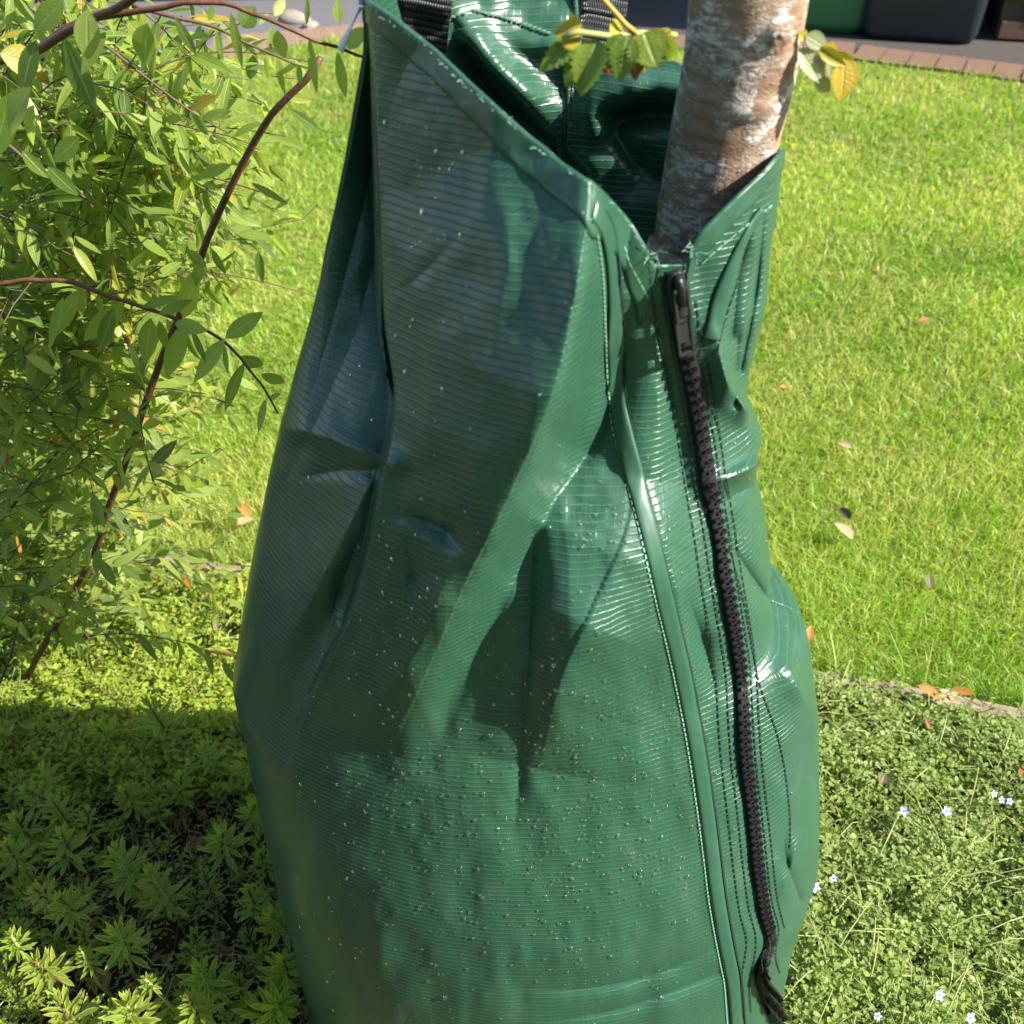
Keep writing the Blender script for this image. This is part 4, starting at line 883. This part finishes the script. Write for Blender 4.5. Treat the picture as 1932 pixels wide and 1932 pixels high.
LEAVES = [(345, 600, 372, 505, 34), (300, 592, 362, 566, 18), (268, 580, 340, 556, 16), (235, 572, 160, 640, 34), (215, 580, 185, 668, 26), (285, 600, 272, 688, 32), (300, 605, 314, 660, 16), (345, 612, 315, 717, 34), (330, 610, 392, 624, 26), (362, 622, 388, 684, 12), (425, 638, 497, 588, 30), (425, 640, 368, 720, 30), (424, 652, 428, 706, 10),
    (462, 684, 414, 782, 22), (452, 672, 500, 694, 24), (492, 706, 544, 726, 20), (502, 752, 486, 818, 15), (505, 750, 532, 744, 12), (150, 545, 98, 640, 26), (120, 560, 90, 660, 20),
    (330, 33, 371, 109, 17), (408, 58, 422, 117, 11), (435, 22, 457, 134, 15), (458, 52, 480, 12, 34), (523, 57, 537, 111, 24), (500, 107, 505, 152, 7), (521, 109, 536, 178, 11), (584, 72, 599, 178, 17), (637, 98, 652, 190, 18), (517, 30, 538, -4, 18), (578, 47, 582, -4, 9), (640, 45, 635, -6, 17), (654, 90, 694, 52, 28), (404, 12, 392, 39, 16), (512, 49, 510, 92, 10), (564, 121, 566, 162, 10),
    (121, 68, 180, 218, 38), (68, 77, 38, 174, 30), (165, 18, 165, 114, 38), (278, 44, 270, 124, 40), (58, 165, 6, 252, 46), (64, 198, 48, 280, 28), (150, 258, 102, 306, 30), (90, 314, 148, 368, 26), (42, 284, 90, 338, 22), (359, 206, 406, 180, 18), (380, 224, 432, 208, 17), (359, 214, 396, 258, 15), (374, 334, 438, 310, 18), (324, 182, 356, 124, 18), (20, 175, -10, 300, 40), (0, 100, 80, 130, 44), (120, 0, 60, 60, 36), (240, 40, 300, 95, 30), (200, 60, 150, 140, 26),
    (545, 205, 610, 250, 16), (508, 255, 582, 282, 12), (474, 345, 546, 386, 12), (502, 190, 507, 232, 20), (540, 180, 590, 190, 16), (380, 490, 368, 540, 20), (400, 470, 425, 520, 14), (390, 505, 350, 470, 18)]
cnt = 0
for (x0, y0, x1, y1, w_) in LEAVES:
    Yd = .78 if y0 > 480 else .74
    if x0 > 460 and 150 < y0 < 480: Yd = .81
    Yd += random.uniform(-.015, .015)
    a = W(x0, y0, Yd); b = W(x1, y1, Yd + random.uniform(-.015, .02)); L_ = (b - a).length; wd = w_ / F * (a - Vector((0, 0, H))).length * .95
    me = leafmesh('leaf', L_, wd * 1.12, random.uniform(-.05, .15), random.uniform(.1, .35), 10, 0, .88, MAT_SHRUB if random.random() < .95 else MAT_SHRUB_Y)
    place('leaf', me, a, basis(np.array(b - a), np.array([random.uniform(-.5, .5), -1, random.uniform(.2, .9)])), 1, shrub); cnt += 1
# random twigs filling the shrub's volume
pos, dirs, ups, scs, dist_ = [], [], [], [], []; tw = MB()
DENS = [(110, 120, 130, 120, 1.5), (240, 220, 120, 110, 1.6), (100, 380, 140, 140, 1.9), (280, 420, 110, 110, 1.0), (90, 600, 130, 130, 1.8), (240, 640, 110, 120, .8), (120, 840, 130, 120, 2.0), (250, 860, 90, 110, .7), (80, 1040, 120, 90, 1.5), (130, 1100, 120, 60, 1.2), (-180, 500, 120, 350, 1.2), (380, 90, 80, 50, .2), (330, 320, 60, 80, .25)]
dw = np.array([d[4] for d in DENS]); dw /= dw.sum()
for k in range(650):
    d = DENS[rng.choice(len(DENS), p=dw)]; x = d[0] + rng.normal() * d[2] * .75; y = d[1] + rng.normal() * d[3] * .75
    if y < -60: y = abs(y)
    if x > 520: continue
    Yd = rng.uniform(.86, 1.42)
    p = W(x, y, Yd)
    if p.z < .03: p.z = .05 + .1 * random.random()
    if in_bag(p.x, p.y, .05): continue
    az = rng.uniform(0, 2 * pi); v = Vector((cos(az) * .9 + .25, sin(az) * .8, rng.uniform(-.7, .7))).normalized(); L_ = rng.uniform(.10, .24); n = int(L_ / .0135); pts = []
    q = p.copy() - v * L_ / 2
    for i in range(8): pts.append(q.copy()); q += v * L_ / 7; v = (v + Vector((rng.normal() * .12, rng.normal() * .12, -.10 + rng.normal() * .08))).normalized()
    tw.tube([a - SL for a in pts], list(np.linspace(.0008, .0004, 8)), 4, False)
    for i in range(n):
        t = (i + rng.random()) / n * 7; j = min(6, int(t)); c = pts[j].lerp(pts[j + 1], t - j); tv2 = (pts[j + 1] - pts[j]).normalized(); s = tv2.orthogonal().normalized(); s = Matrix.Rotation(rng.uniform(0, 2 * pi), 3, tv2) @ s
        dd = (tv2 * .7 + s * .8 + Vector((0, 0, -.25 + .2 * rng.normal()))).normalized()
        if c.z < .02: continue
        X_, Y_ = proj(np.array(c))
        pos.append(list(c)); dirs.append(list(dd)); ups.append([rng.normal() * .5, rng.normal() * .5, 1]); scs.append(rng.uniform(.022, .044)); dist_.append(c.length)
pos, dirs, ups, scs = map(np.array, (pos, dirs, ups, scs)); B = basis(dirs, ups); order = np.argsort(np.array(dist_) / scs); which = rng.integers(0, 5, len(pos)); yel = rng.random(len(pos)) < .05
tws = tw.build('twigs', MAT_TWIG, shrub, True); tws['kind'] = 'stuff'
nsing = 300 - cnt
for i in order[:nsing]: place('leaf', LY[0] if yel[i] else LM[which[i]], pos[i], B[i], scs[i], shrub)
r_ = order[nsing:]; ry_ = r_[yel[r_]]; rg = r_[~yel[r_]]
T5 = [template(m) for m in LM]
o = bake('foliage', T5, which[rg], B[rg], pos[rg], scs[rg], MAT_SHRUB, shrub); o['kind'] = 'stuff'
o = bake('yellow_foliage', [template(LY[0])], np.zeros(len(ry_), int), B[ry_], pos[ry_], scs[ry_], MAT_SHRUB_Y, shrub); o['kind'] = 'stuff'
print('shrub leaves', len(pos))

# ================================================================ SEDUM-LIKE SHOOTS IN THE BED
SM = [leafmesh('leaf', 1.0, .21, .05, .35, 4, 0, 1.25, MAT_SEDUM, True), leafmesh('leaf', 1.0, .19, -.15, .4, 4, 0, 1.2, MAT_SEDUM, True)]
SM2 = [leafmesh('leaf', 1.0, .21, .05, .35, 4, 0, 1.25, MAT_SEDUM2, True), leafmesh('leaf', 1.0, .19, -.15, .4, 4, 0, 1.2, MAT_SEDUM2, True)]
ST = [template(m) for m in SM]
def shoot_leaves(base, head, R_, nl, spread=1.0):
    """arrays of pos, basis, scale for one shoot: leaves in a spiral, long ones below, an upright tuft at the tip"""
    ax = (head - base); L_ = ax.length; ax.normalize(); s = ax.orthogonal().normalized(); b = ax.cross(s); P_, D_, U_, Sc = [], [], [], []
    for i in range(nl):
        t = i / (nl - 1); h = L_ - R_ * 2.1 * (1 - t) ** 1.25
        if h < .01: continue
        a = i * 2.39996 + random.uniform(-.25, .25); el = R(5) + R(72) * t ** 1.6 + random.uniform(-.12, .12); ra = s * cos(a) + b * sin(a)
        d = ra * cos(el) + ax * sin(el); P_.append(base + ax * h); D_.append(d); U_.append(ax - ra * .2); Sc.append(R_ * (1.0 - .62 * t ** 1.5) * random.uniform(.85, 1.15))
    P_ = np.array([list(p) for p in P_]); return P_, basis(np.array([list(d) for d in D_]), np.array([list(u) for u in U_])), np.array(Sc)
SHOOTS = [(113, 1695, 38, 'g'), (65, 1678, 28, 'p'), (222, 1753, 44, 'g'), (58, 1814, 40, 'p'), (109, 1886, 50, 'p'), (239, 1893, 55, 'p'), (376, 1831, 50, 'g'), (355, 1883, 35, 'p'), (512, 1729, 38, 'g'), (468, 1678, 28, 'g'), (284, 1647, 42, 'p'), (420, 1572, 38, 'g'), (219, 1602, 44, 'g'), (116, 1572, 38, 'g'),
    (31, 1544, 38, 'g'), (99, 1510, 35, 'g'), (236, 1493, 32, 'p'), (460, 1430, 30, 'g'), (184, 1373, 42, 'g'), (280, 1329, 48, 'g'), (14, 1596, 36, 'g'), (535, 1812, 45, 'g'), (533, 1890, 50, 'g'), (154, 1794, 24, 'g'), (20, 1763, 27, 'g'), (342, 1462, 28, 'g'), (386, 1408, 30, 'g'), (85, 1449, 32, 'g'), (48, 1490, 30, 'g'), (272, 1846, 20, 'g'), (480, 1520, 30, 'g'), (492, 1610, 26, 'g')]
SLAB = ['bright green shoot, right one of a touching pair in the lower left bed', 'small yellow edged shoot, left one of a touching pair in the lower left bed', 'bright green rosette alone above dark bare litter in the lower left bed',
 'yellow edged shoot below the touching pair, near the left edge of the picture', 'long armed yellow starry shoot in the bottom left corner', 'yellow shoot with thick fingers at the bottom edge, beside the corner star', 'brightest green full rosette near the bottom edge, standing over dark ground', 'small yellow shoot tucked under the brightest green rosette',
 'upright pale edged tuft nearly touching the foot of the green bag', 'small upright shoot up left of the tuft at the bag foot', 'yellow edged shoot with long drooping arms in the middle of the shaded bed', 'pale ribbed shoot in shade halfway up the bag side bed', 'dark green bushy shoot in the middle of the shaded bed, leaves in tiers', 'dark starry shoot left of the bushy tiered one',
 'dark green shoot at the left edge, top one of three there', 'starry shoot right of the top left edge shoot, with long side leaves', 'yellowish shoot high in the shaded bed, spreading wide pale leaves', 'thin shoot touching the bag side just below the sunlit creeper', 'tall dark stemmed shoot rising at the border of sun and shade, left', 'blue green rosette on the sunlit border of the bed, highest of all shoots',
 'dull green shoot at the left edge between the top one and the pair', 'feathery shoot leaning against the bag foot, upper of the two there', 'feathery shoot leaning against the bag foot, lower of the two there', 'small dull shoot between the corner star and the bright rosettes', 'dark shoot cut by the left edge, just under the touching pair', 'small fresh green shoot in the shade near the bag, above the pale ribbed one',
 'dark shoot with withered brown leaves under its tip, close to the bag', 'loose olive shoot at the shade border on the far left', 'pale tipped shoot just above the starry one on the left', 'tiny grey green tuft in the dark hollow beside the brightest rosette', 'olive shoot with upturned leaves close beside the bag, mid height', 'small olive shoot nearest the bag, above the upright tufts at its foot']
for i, (x, y, r, kd_) in enumerate(SHOOTS):
    h = random.uniform(.14, .18) if y > 1650 else random.uniform(.11, .15) if y > 1550 else random.uniform(.09, .13)
    head = G(x, y, h); base = Vector((head.x + random.uniform(-.03, .02), head.y + random.uniform(-.01, .05), -.01))
    if in_bag(base.x, base.y, .01): base.x = head.x - .08; 
    dpt = head.y * cp - (head.z - H) * sp; R_ = r / F * dpt * 1.38
    t = empty('stonecrop_shoot', base); tag(t, SLAB[i], 'succulent', 'leafy succulent shoots in the bed')
    MB().tube([Vector((0, 0, 0)), (head - base) * .5 + Vector((random.uniform(-.01, .01), 0, 0)), head - base], [.0022, .0019, .0014], 6).build('stem', MAT_STEMB if random.random() < .6 else MAT_STEMG, t, True)
    P_, B_, Sc = shoot_leaves(base, head, R_, random.randint(36, 48)); mm = SM if kd_ == 'g' else SM2
    for j in range(len(P_)): place('leaf', mm[j % 2], P_[j], B_[j], Sc[j], t)
# smaller shoots that merge into one mass
Ps, Bs, Ss, Ws, Ts = [], [], [], [], []; stems = MB(); nsh = 0
while nsh < 640:
    x = rng.uniform(-350, 640); y = rng.uniform(1130, 2250)
    if y < 1200 and rng.random() < .3: continue
    h = rng.uniform(.03, .10) if y > 1380 else rng.uniform(.03, .085); p = G(x, y, h)
    if in_bag(p.x, p.y, .02) or p.y > edge_y(p.x) - .03 or p.y < -.1: continue
    X_ = p.x; 
    if 100 < x < 520 and 1560 < y < 1900 and rng.random() < .7: continue
    base = Vector((p.x + rng.normal() * .02, p.y + rng.normal() * .02, -.01)); R_ = rng.uniform(.011, .022) * (1.15 if y > 1400 else .8)
    P_, B_, Sc = shoot_leaves(base, p, R_, int(rng.integers(18, 30))); nsh += 1
    Ps.append(P_); Bs.append(B_); Ss.append(Sc); Ws.append(rng.integers(0, 2, len(P_))); Ts.append(np.full(len(P_), rng.random()) + rng.random(len(P_)) * .15)
    stems.tube([base, p], [.0014, .0009], 4, False)
Ts = np.concatenate(Ts) % 1; P_ = np.vstack(Ps); B_ = np.concatenate(Bs); Sc = np.concatenate(Ss); Wc = np.concatenate(Ws)
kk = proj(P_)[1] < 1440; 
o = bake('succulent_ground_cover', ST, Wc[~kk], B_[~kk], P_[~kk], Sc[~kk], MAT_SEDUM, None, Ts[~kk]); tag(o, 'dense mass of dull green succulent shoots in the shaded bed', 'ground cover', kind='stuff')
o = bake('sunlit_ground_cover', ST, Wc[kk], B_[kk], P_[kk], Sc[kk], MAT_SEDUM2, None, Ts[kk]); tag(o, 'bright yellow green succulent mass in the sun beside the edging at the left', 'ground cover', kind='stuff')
o = stems.build('dark_plant_stems', MAT_TWIG, None); tag(o, 'thin dark stems under the succulent shoots in the bed', 'stems', kind='stuff')

# ================================================================ CREEPING COVER ON THE RIGHT AND ALONG THE LEFT EDGING
CM = [leafmesh('leaf', 1.0, .75, .1, .2, 3, 0, .9, MAT_COVER), leafmesh('leaf', 1.0, .55, .2, .35, 3, 0, .85, MAT_COVER), leafmesh('leaf', 1.0, .30, .1, .3, 3, 0, .9, MAT_COVER)]
CT = [template(m) for m in CM]
def cover_h(x, y): return .042 + .026 * vnoise(x * 9, y * 9, 61) + .014 * vnoise(x * 26, y * 26, 62)
def creeper(name, n, box, label, smin=.0048, smax=.0105, hs=1.0, cond=None):
    px = rng.uniform(box[0], box[2], n); py = rng.uniform(box[1], box[3], n); hh_ = .03; a_ = (px - 966) / F; b_ = (966 - py) / F; ry = cp + b_ * sp; rz = -sp + b_ * cp; k = (hh_ - H) / rz
    x = a_ * k; y = ry * k; ok = (y < edge_y(x) - .012 + .05 * (vnoise(x * 16, y * 0, 3) * .5) * (rng.random(n))) & ~in_bag(x, y, -.01)
    if cond is not None: ok &= cond(x, y, px, py)
    x, y = x[ok], y[ok]; n = len(x); top = np.maximum(.008, cover_h(x, y) * hs * np.clip((edge_y(x) - y) / .06, .25, 1)); z = top * (1 - .75 * rng.random(n) ** 2.2) + .004 * rng.normal(size=n)
    d = np.stack([rng.normal(size=n), rng.normal(size=n), .15 + .5 * rng.random(n)], -1); up = np.stack([rng.normal(size=n) * .55, rng.normal(size=n) * .55 - .2, np.ones(n)], -1)
    tint = np.clip(.5 + .34 * vnoise(x * 11, y * 11, 71) + .25 * rng.normal(size=n), 0, .999)
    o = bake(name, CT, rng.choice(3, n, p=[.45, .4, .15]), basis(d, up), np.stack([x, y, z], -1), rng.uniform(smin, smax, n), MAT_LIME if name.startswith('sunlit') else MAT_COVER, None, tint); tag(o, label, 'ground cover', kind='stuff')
    # creeping stems
    mb = MB()
    for i in rng.choice(n, min(n, 1100), replace=False):
        p = Vector((x[i], y[i], top[i] * .8)); az = rng.uniform(0, 2 * pi); L_ = rng.uniform(.02, .055)
        q = p + Vector((cos(az), sin(az), rng.uniform(-.2, .3))) * L_ * .5; r2 = q + Vector((cos(az + .6), sin(az + .6), rng.uniform(-.2, .5))) * L_ * .5
        mb.tube([p, (p + q) / 2 + Vector((0, 0, .004)), q, r2], .0006, 3, False)
    s = mb.build(name + '_stems', MAT_STEMG, None); tag(s, 'fine pale tangled stems among ' + label, 'stems', kind='stuff'); return o
creeper('creeping_ground_cover', 46000, (1330, 1260, 2350, 2250), 'pale green creeping plants with tiny round leaves, right of the bag', .0045, .0095, 1.15)
creeper('sunlit_creeper', 15000, (-250, 1090, 640, 1460), 'bright tiny leaved creeper between edging and succulents at the left', .004, .0095, 1.05)
creeper('shaded_creeper', 7000, (-250, 1440, 640, 2200), 'sparse tiny creeping leaves under the succulent shoots', .004, .008, .5)
creeper('front_creeper', 9000, (400, 1950, 1700, 2900), 'creeping leaves round the near foot of the bag', .0045, .009, .8)
# upright feathery sprigs standing out of the creeper
def sprigs(name, n, box, label, hmin, hmax, lmin, lmax, wh):
    Ps_, Ds_, Us_, Ss_, Ts_ = [], [], [], [], []; mb = MB()
    for i in range(n):
        p = G(rng.uniform(box[0], box[2]), rng.uniform(box[1], box[3]), .03)
        if p.y > edge_y(p.x) - .008 or in_bag(p.x, p.y, -.03 if name == 'base_sprigs' else -.005): continue
        g_ = max(.008, float(cover_h(p.x, p.y)) * .8); b0 = Vector((p.x, p.y, g_ * .5)); h_ = rng.uniform(hmin, hmax) * (1 + .5 * float(vnoise(p.x * 8, p.y * 8, 77))); v = Vector((rng.normal() * .45, rng.normal() * .45 - .1, 1)).normalized()
        mid = b0 + v * h_ * .5; v = (v + Vector((rng.normal() * .5, rng.normal() * .5, -.25))).normalized(); tip = mid + v * h_ * .5
        mb.tube([b0, mid, tip], [.0007, .0006, .0004], 3, False); nn = int(rng.integers(7, 15)); tt = rng.random()
        for j in range(nn):
            t = (j + .5) / nn; c = b0.lerp(mid, t * 2) if t < .5 else mid.lerp(tip, t * 2 - 1); a = j * 2.4 + rng.random(); d = Vector((cos(a), sin(a), rng.uniform(.0, .8)))
            Ps_.append(list(c)); Ds_.append(list(d)); Us_.append([rng.normal() * .3, rng.normal() * .3, 1]); Ss_.append(rng.uniform(lmin, lmax) * (1.1 - .45 * t)); Ts_.append((tt + .12 * rng.random()) % 1)
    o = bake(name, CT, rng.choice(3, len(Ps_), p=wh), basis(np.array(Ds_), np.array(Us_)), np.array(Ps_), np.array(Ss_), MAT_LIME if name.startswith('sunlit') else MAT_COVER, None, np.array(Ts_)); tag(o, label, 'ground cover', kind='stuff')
    s_ = mb.build(name + '_stems', MAT_STEMG, None); tag(s_, 'thin upright stems carrying the ' + label, 'stems', kind='stuff')
sprigs('feathery_sprigs', 2600, (1380, 1260, 2300, 2150), 'small leafed sprigs standing up out of the creeper at the right', .025, .06, .007, .014, [.25, .35, .40])
sprigs('base_sprigs', 800, (1425, 1850, 1600, 2120), 'leafy sprigs leaning against the right foot of the bag', .04, .075, .007, .013, [.3, .4, .3])
sprigs('sunlit_sprigs', 1500, (-200, 1080, 560, 1500), 'bright leafy sprigs in the sunlit strip at the left', .025, .075, .008, .019, [.2, .3, .5])
mb = MB()
for i in range(420):
    p = G(rng.uniform(1400, 2250), rng.uniform(1280, 2150), .05)
    if p.y > edge_y(p.x) - .01 or in_bag(p.x, p.y, .01): continue
    az = rng.uniform(0, 2 * pi); L_ = rng.uniform(.03, .09); d = Vector((cos(az), sin(az), 0)); z = float(cover_h(p.x, p.y)) + .006; a_ = Vector((p.x, p.y, z - .01))
    mb.tube([a_, a_ + d * L_ * .3 + Vector((0, 0, .022)), a_ + d * L_ * .65 + Vector((0, 0, .028)), a_ + d * L_ + Vector((0, 0, .008 + .02 * rng.random()))], [.0008, .0008, .0006, .0004], 4, False)
tag(mb.build('arching_stalks', MAT_STEMG, None), 'pale arching stalks looping over the creeper at the right', 'stems', kind='stuff')
# lilac flowers
MFL = mat_plain('lilac_petal', (.50, .52, .84), .5, .3, .15, 200); MFC = mat_plain('flower_eye', (.10, .08, .30), .6); MFW = mat_plain('pale_petal', (.62, .64, .85), .5)
pet = leafmesh('petal', .0062, .0036, -.1, .2, 4, 0, 1.2, MFL)
FL = [(1706, 1530, 'upper lilac starry flower left of its small neighbour below the edging board'), (1786, 1530, 'tiny lilac flower alone in the creeper right of the upper starry one'), (1988 * .943, 1588 * .943, 'deepest lilac flower of the cluster of three near the right edge'), (2004 * .943, 1600 * .943, 'middle pale bloom of the cluster of three near the right edge'), (2020 * .943, 1603 * .943, 'right hand pale bloom of the cluster of three near the right edge'),
      (1630 * .943, 1774 * .943, 'small lilac flower touching the bag, above its larger neighbour'), (1614 * .943, 1796 * .943, 'larger five petalled lilac flower hanging against the bag side'), (1668 * .943, 1757 * .943, 'faded lilac bloom just right of the two flowers at the bag'), (1879 * .943, 1990 * .943, 'open starry pale lilac flower low on the right, left of the lowest one'), (1756 * .943, 2032 * .943, 'nodding lilac flower at the bottom edge'), (1940 * .943, 2036 * .943, 'big lilac flower at the bottom edge nearest the right corner')]
for i, (x, y, lab) in enumerate(FL):
    hh_ = .10 if x < 1600 else .085; p = G(x, y, hh_)
    t = empty('lilac_flower', p); tag(t, lab, 'flower', 'lilac flowers in the creeper'); MB().tube([(0, 0, 0), (.003, .004, -.02), (.004, .012, -.05)], .0006, 4).build('stem', MAT_STEMG, t)
    big = 1.15 if 'larger' in lab or 'big' in lab or 'starry' in lab else .85; nd_ = Vector((random.uniform(-.3, .3), -.7, .7)).normalized(); s = nd_.orthogonal().normalized(); b = nd_.cross(s)
    for k in range(5):
        a = 2 * pi * k / 5 + i; d = s * cos(a) + b * sin(a); place('petal', pet, p, basis(np.array(d + nd_ * .2), np.array(nd_)), big, t)
    MB().box((0, 0, 0), (.0016, .0016, .0016)).build('flower_centre', MFC, t, False, .0004).location = nd_ * .001

# fallen leaves, each a thing
def dead(x, y, ang, L_, h, col, label, w_=.5, name='fallen_leaf'):
    m = {'o': M_OR, 'b': M_BR, 't': M_TAN, 'r': M_RD}[col]; me = leafmesh('fallen_leaf', L_, L_ * w_, random.uniform(-.3, .2), random.uniform(.3, .9), 8, .08, .8, m)
    p = G(x, y, h); o = bpy.data.objects.new(name, me); COL.objects.link(o); d = np.array([cos(ang), sin(ang), random.uniform(0, .3)]); Bm = basis(d, np.array([random.uniform(-.5, .5), random.uniform(-.6, 0), 1]))
    o.matrix_world = Matrix.Translation(p) @ Matrix(Bm.T.tolist()).to_4x4(); tag(o, label, 'fallen leaf', 'fallen leaves'); return o
M_OR = mat_leaf('orange_leaf', [(.45, .16, .025)], .3, .6); M_BR = mat_leaf('brown_leaf', [(.085, .04, .025)], .1, .6); M_TAN = mat_leaf('tan_leaf', [(.48, .33, .20)], .2, .6); M_RD = mat_leaf('red_leaf', [(.35, .07, .03)], .25, .6)
dead(1862 * .943, 1400 * .943, .2, .042, .036, 't', 'tan curled dead leaf lying on the timber edging at the right', .55); dead(1880 * .943, 1396 * .943, 2.6, .035, .042, 'o', 'orange brown leaf resting against the tan one on the edging'); dead(1900 * .943, 1382 * .943, -.4, .036, .036, 'o', 'orange leaf on the lawn side just above the tan one')
dead(1745 * .943, 1412 * .943, .3, .034, .03, 'b', 'brown shadowed leaf below the edging, left of the tan leaf'); dead(1858 * .943, 1460 * .943, 1.7, .02, .06, 'r', 'small reddish leaf standing upright in the creeper near the edging', .4)
dead(1762 * .943, 1570 * .943, 1.0, .022, .062, 'b', 'dark curled seed like brown leaf in the creeper right of the bag', .8); dead(1998 * .943, 1556 * .943, 1.2, .026, .05, 'b', 'brown leaf in the creeper at the right edge'); dead(2038 * .943, 1552 * .943, .5, .026, .05, 'o', 'orange leaf cut by the right edge of the picture')
dead(1700 * .943, 1040 * .943, 1.9, .034, .03, 'b', 'upper of two brown leaves on the lawn close to the bag', .6); dead(1706 * .943, 1080 * .943, 2.2, .044, .03, 't', 'lower of two brown leaves on the lawn close to the bag', .6); dead(1704 * .943, 896 * .943, 2.6, .03, .03, 't', 'pale dead leaf on the lawn above the two brown ones')
dead(1862 * .943, 1180 * .943, 1.5, .03, .02, 'b', 'dark leaf sunk in the lawn between brown pair and edging'); dead(1560 * .943, 776 * .943, .3, .02, .035, 'o', 'tiny orange leaf on the lawn right beside the bulge of the bag'); dead(1838 * .943, 642 * .943, .2, .03, .03, 'r', 'small red brown leaf far out on the lawn')
dead(1808 * .943, 465 * .943, .4, .022, .03, 'b', 'dark grey leaf speck on the far lawn'); dead(500 * .943, 1035 * .943, 2.4, .04, .06, 'o', 'bright orange leaf caught by the left side of the bag', .45); dead(475 * .943, 1050 * .943, .3, .03, .03, 't', 'dull tan leaf on the grass beside the bright orange one', .8)
dead(1615 * .943, 1283 * .943, 1.2, .03, .03, 'o', 'orange leaf in the grass where bag meets edging at the right')
dead(110 * .943, 1238 * .943, .8, .035, .02, 'r', 'red curled leaf in the litter under the shrub'); dead(180 * .943, 1280 * .943, 1.5, .05, .08, 'b', 'tall brown green leaf standing up in the sunlit bed', .5); dead(435 * .943, 1262 * .943, 1.9, .026, .06, 't', 'pinkish tan leaf lying on the sunlit creeper left of the bag', .45)
# leaf litter under the plants
n = 5200; x = rng.uniform(-1.1, .95, n); y = rng.uniform(.2, 1.35, n); ok = (y < edge_y(x) - .01) & ~in_bag(x, y, -.01); x, y = x[ok], y[ok]; n = len(x)
LT = [template(leafmesh('leaf', 1.0, .4, .3, .5, 4)), template(leafmesh('leaf', 1.0, .15, .1, .2, 4))]
o = bake('leaf_litter', LT, rng.integers(0, 2, n), basis(np.stack([rng.normal(size=n), rng.normal(size=n), .2 * rng.normal(size=n)], -1), np.stack([.4 * rng.normal(size=n), .4 * rng.normal(size=n), np.ones(n)], -1)), np.stack([x, y, .006 + .012 * rng.random(n)], -1), rng.uniform(.012, .032, n), MAT_DEAD); tag(o, 'brown dead leaf litter covering the soil of the bed', 'leaf litter', kind='stuff')
# long loose grass blades and stalks in the bed at the right and along the edging
n = 90; x = rng.uniform(.28, 1.0, n); y = edge_y(x) - rng.random(n) ** 2 * .35 + .02; blades_o = blades('long_grass', x, y, rng.uniform(.05, .12, n), np.full(n, .0024), rng.uniform(.3, 1.1, n), (rng.random(n) < .3) * .7, MG); tag(blades_o, 'scattered long grass blades rising through the creeper by the edging', 'grass', kind='stuff')
# pale twisted ribbon hanging beside the bag's top corner
rb = []
for i, (x, y) in enumerate(spl([(694, -30), (688, 6), (672, 34), (656, 66), (642, 96)], 20)):
    c = W(x, y, .70 + .004 * sin(i * .4)); a = .3 + i * .11; w_ = .006 * (1 - .03 * i); rb += [list(c + Vector((cos(a), sin(a), .3)) * w_), list(c - Vector((cos(a), sin(a), .3)) * w_)]
o = link('plastic_ribbon', npmesh('plastic_ribbon', rb, grid_faces(np.arange(40).reshape(20, 2))), mat_plain('lilac_white_plastic', (.62, .62, .74), .4)); s = o.modifiers.new('solid', 'SOLIDIFY'); s.thickness = .0006
tag(o, 'pale lilac white plastic ribbon hanging by the upper left corner of the bag', 'ribbon')
# unseen hedge added behind the camera to block sky reflections in the wet PVC
n = 16000; x = rng.uniform(-6, 6, n); z = rng.uniform(0, 1, n) * (2.7 + .7 * vnoise(x * .7, x * 0, 5) + .3 * vnoise(x * 2.6, x * 0, 6)); y = -3.2 - .6 * rng.random(n)
HL = [template(leafmesh('leaf', 1.0, .6, .1, .2, 2))]
hedge = empty('reflection_hedge', (0, -3.4, 0)); tag(hedge, 'tall dark ragged hedge added unseen behind the viewpoint, blocking sky reflections in the bag', 'hedge')
o = bake('foliage', HL, np.zeros(n, int), basis(np.stack([rng.normal(size=n), rng.normal(size=n), rng.normal(size=n)], -1), np.stack([.3 * rng.normal(size=n), np.ones(n), .3 * rng.normal(size=n)], -1)), np.stack([x, y, z], -1), rng.uniform(.10, .17, n), mat_leaf('hedge_leaf', [(.03, .05, .012), (.05, .08, .02)], .1), hedge); o['kind'] = 'stuff'
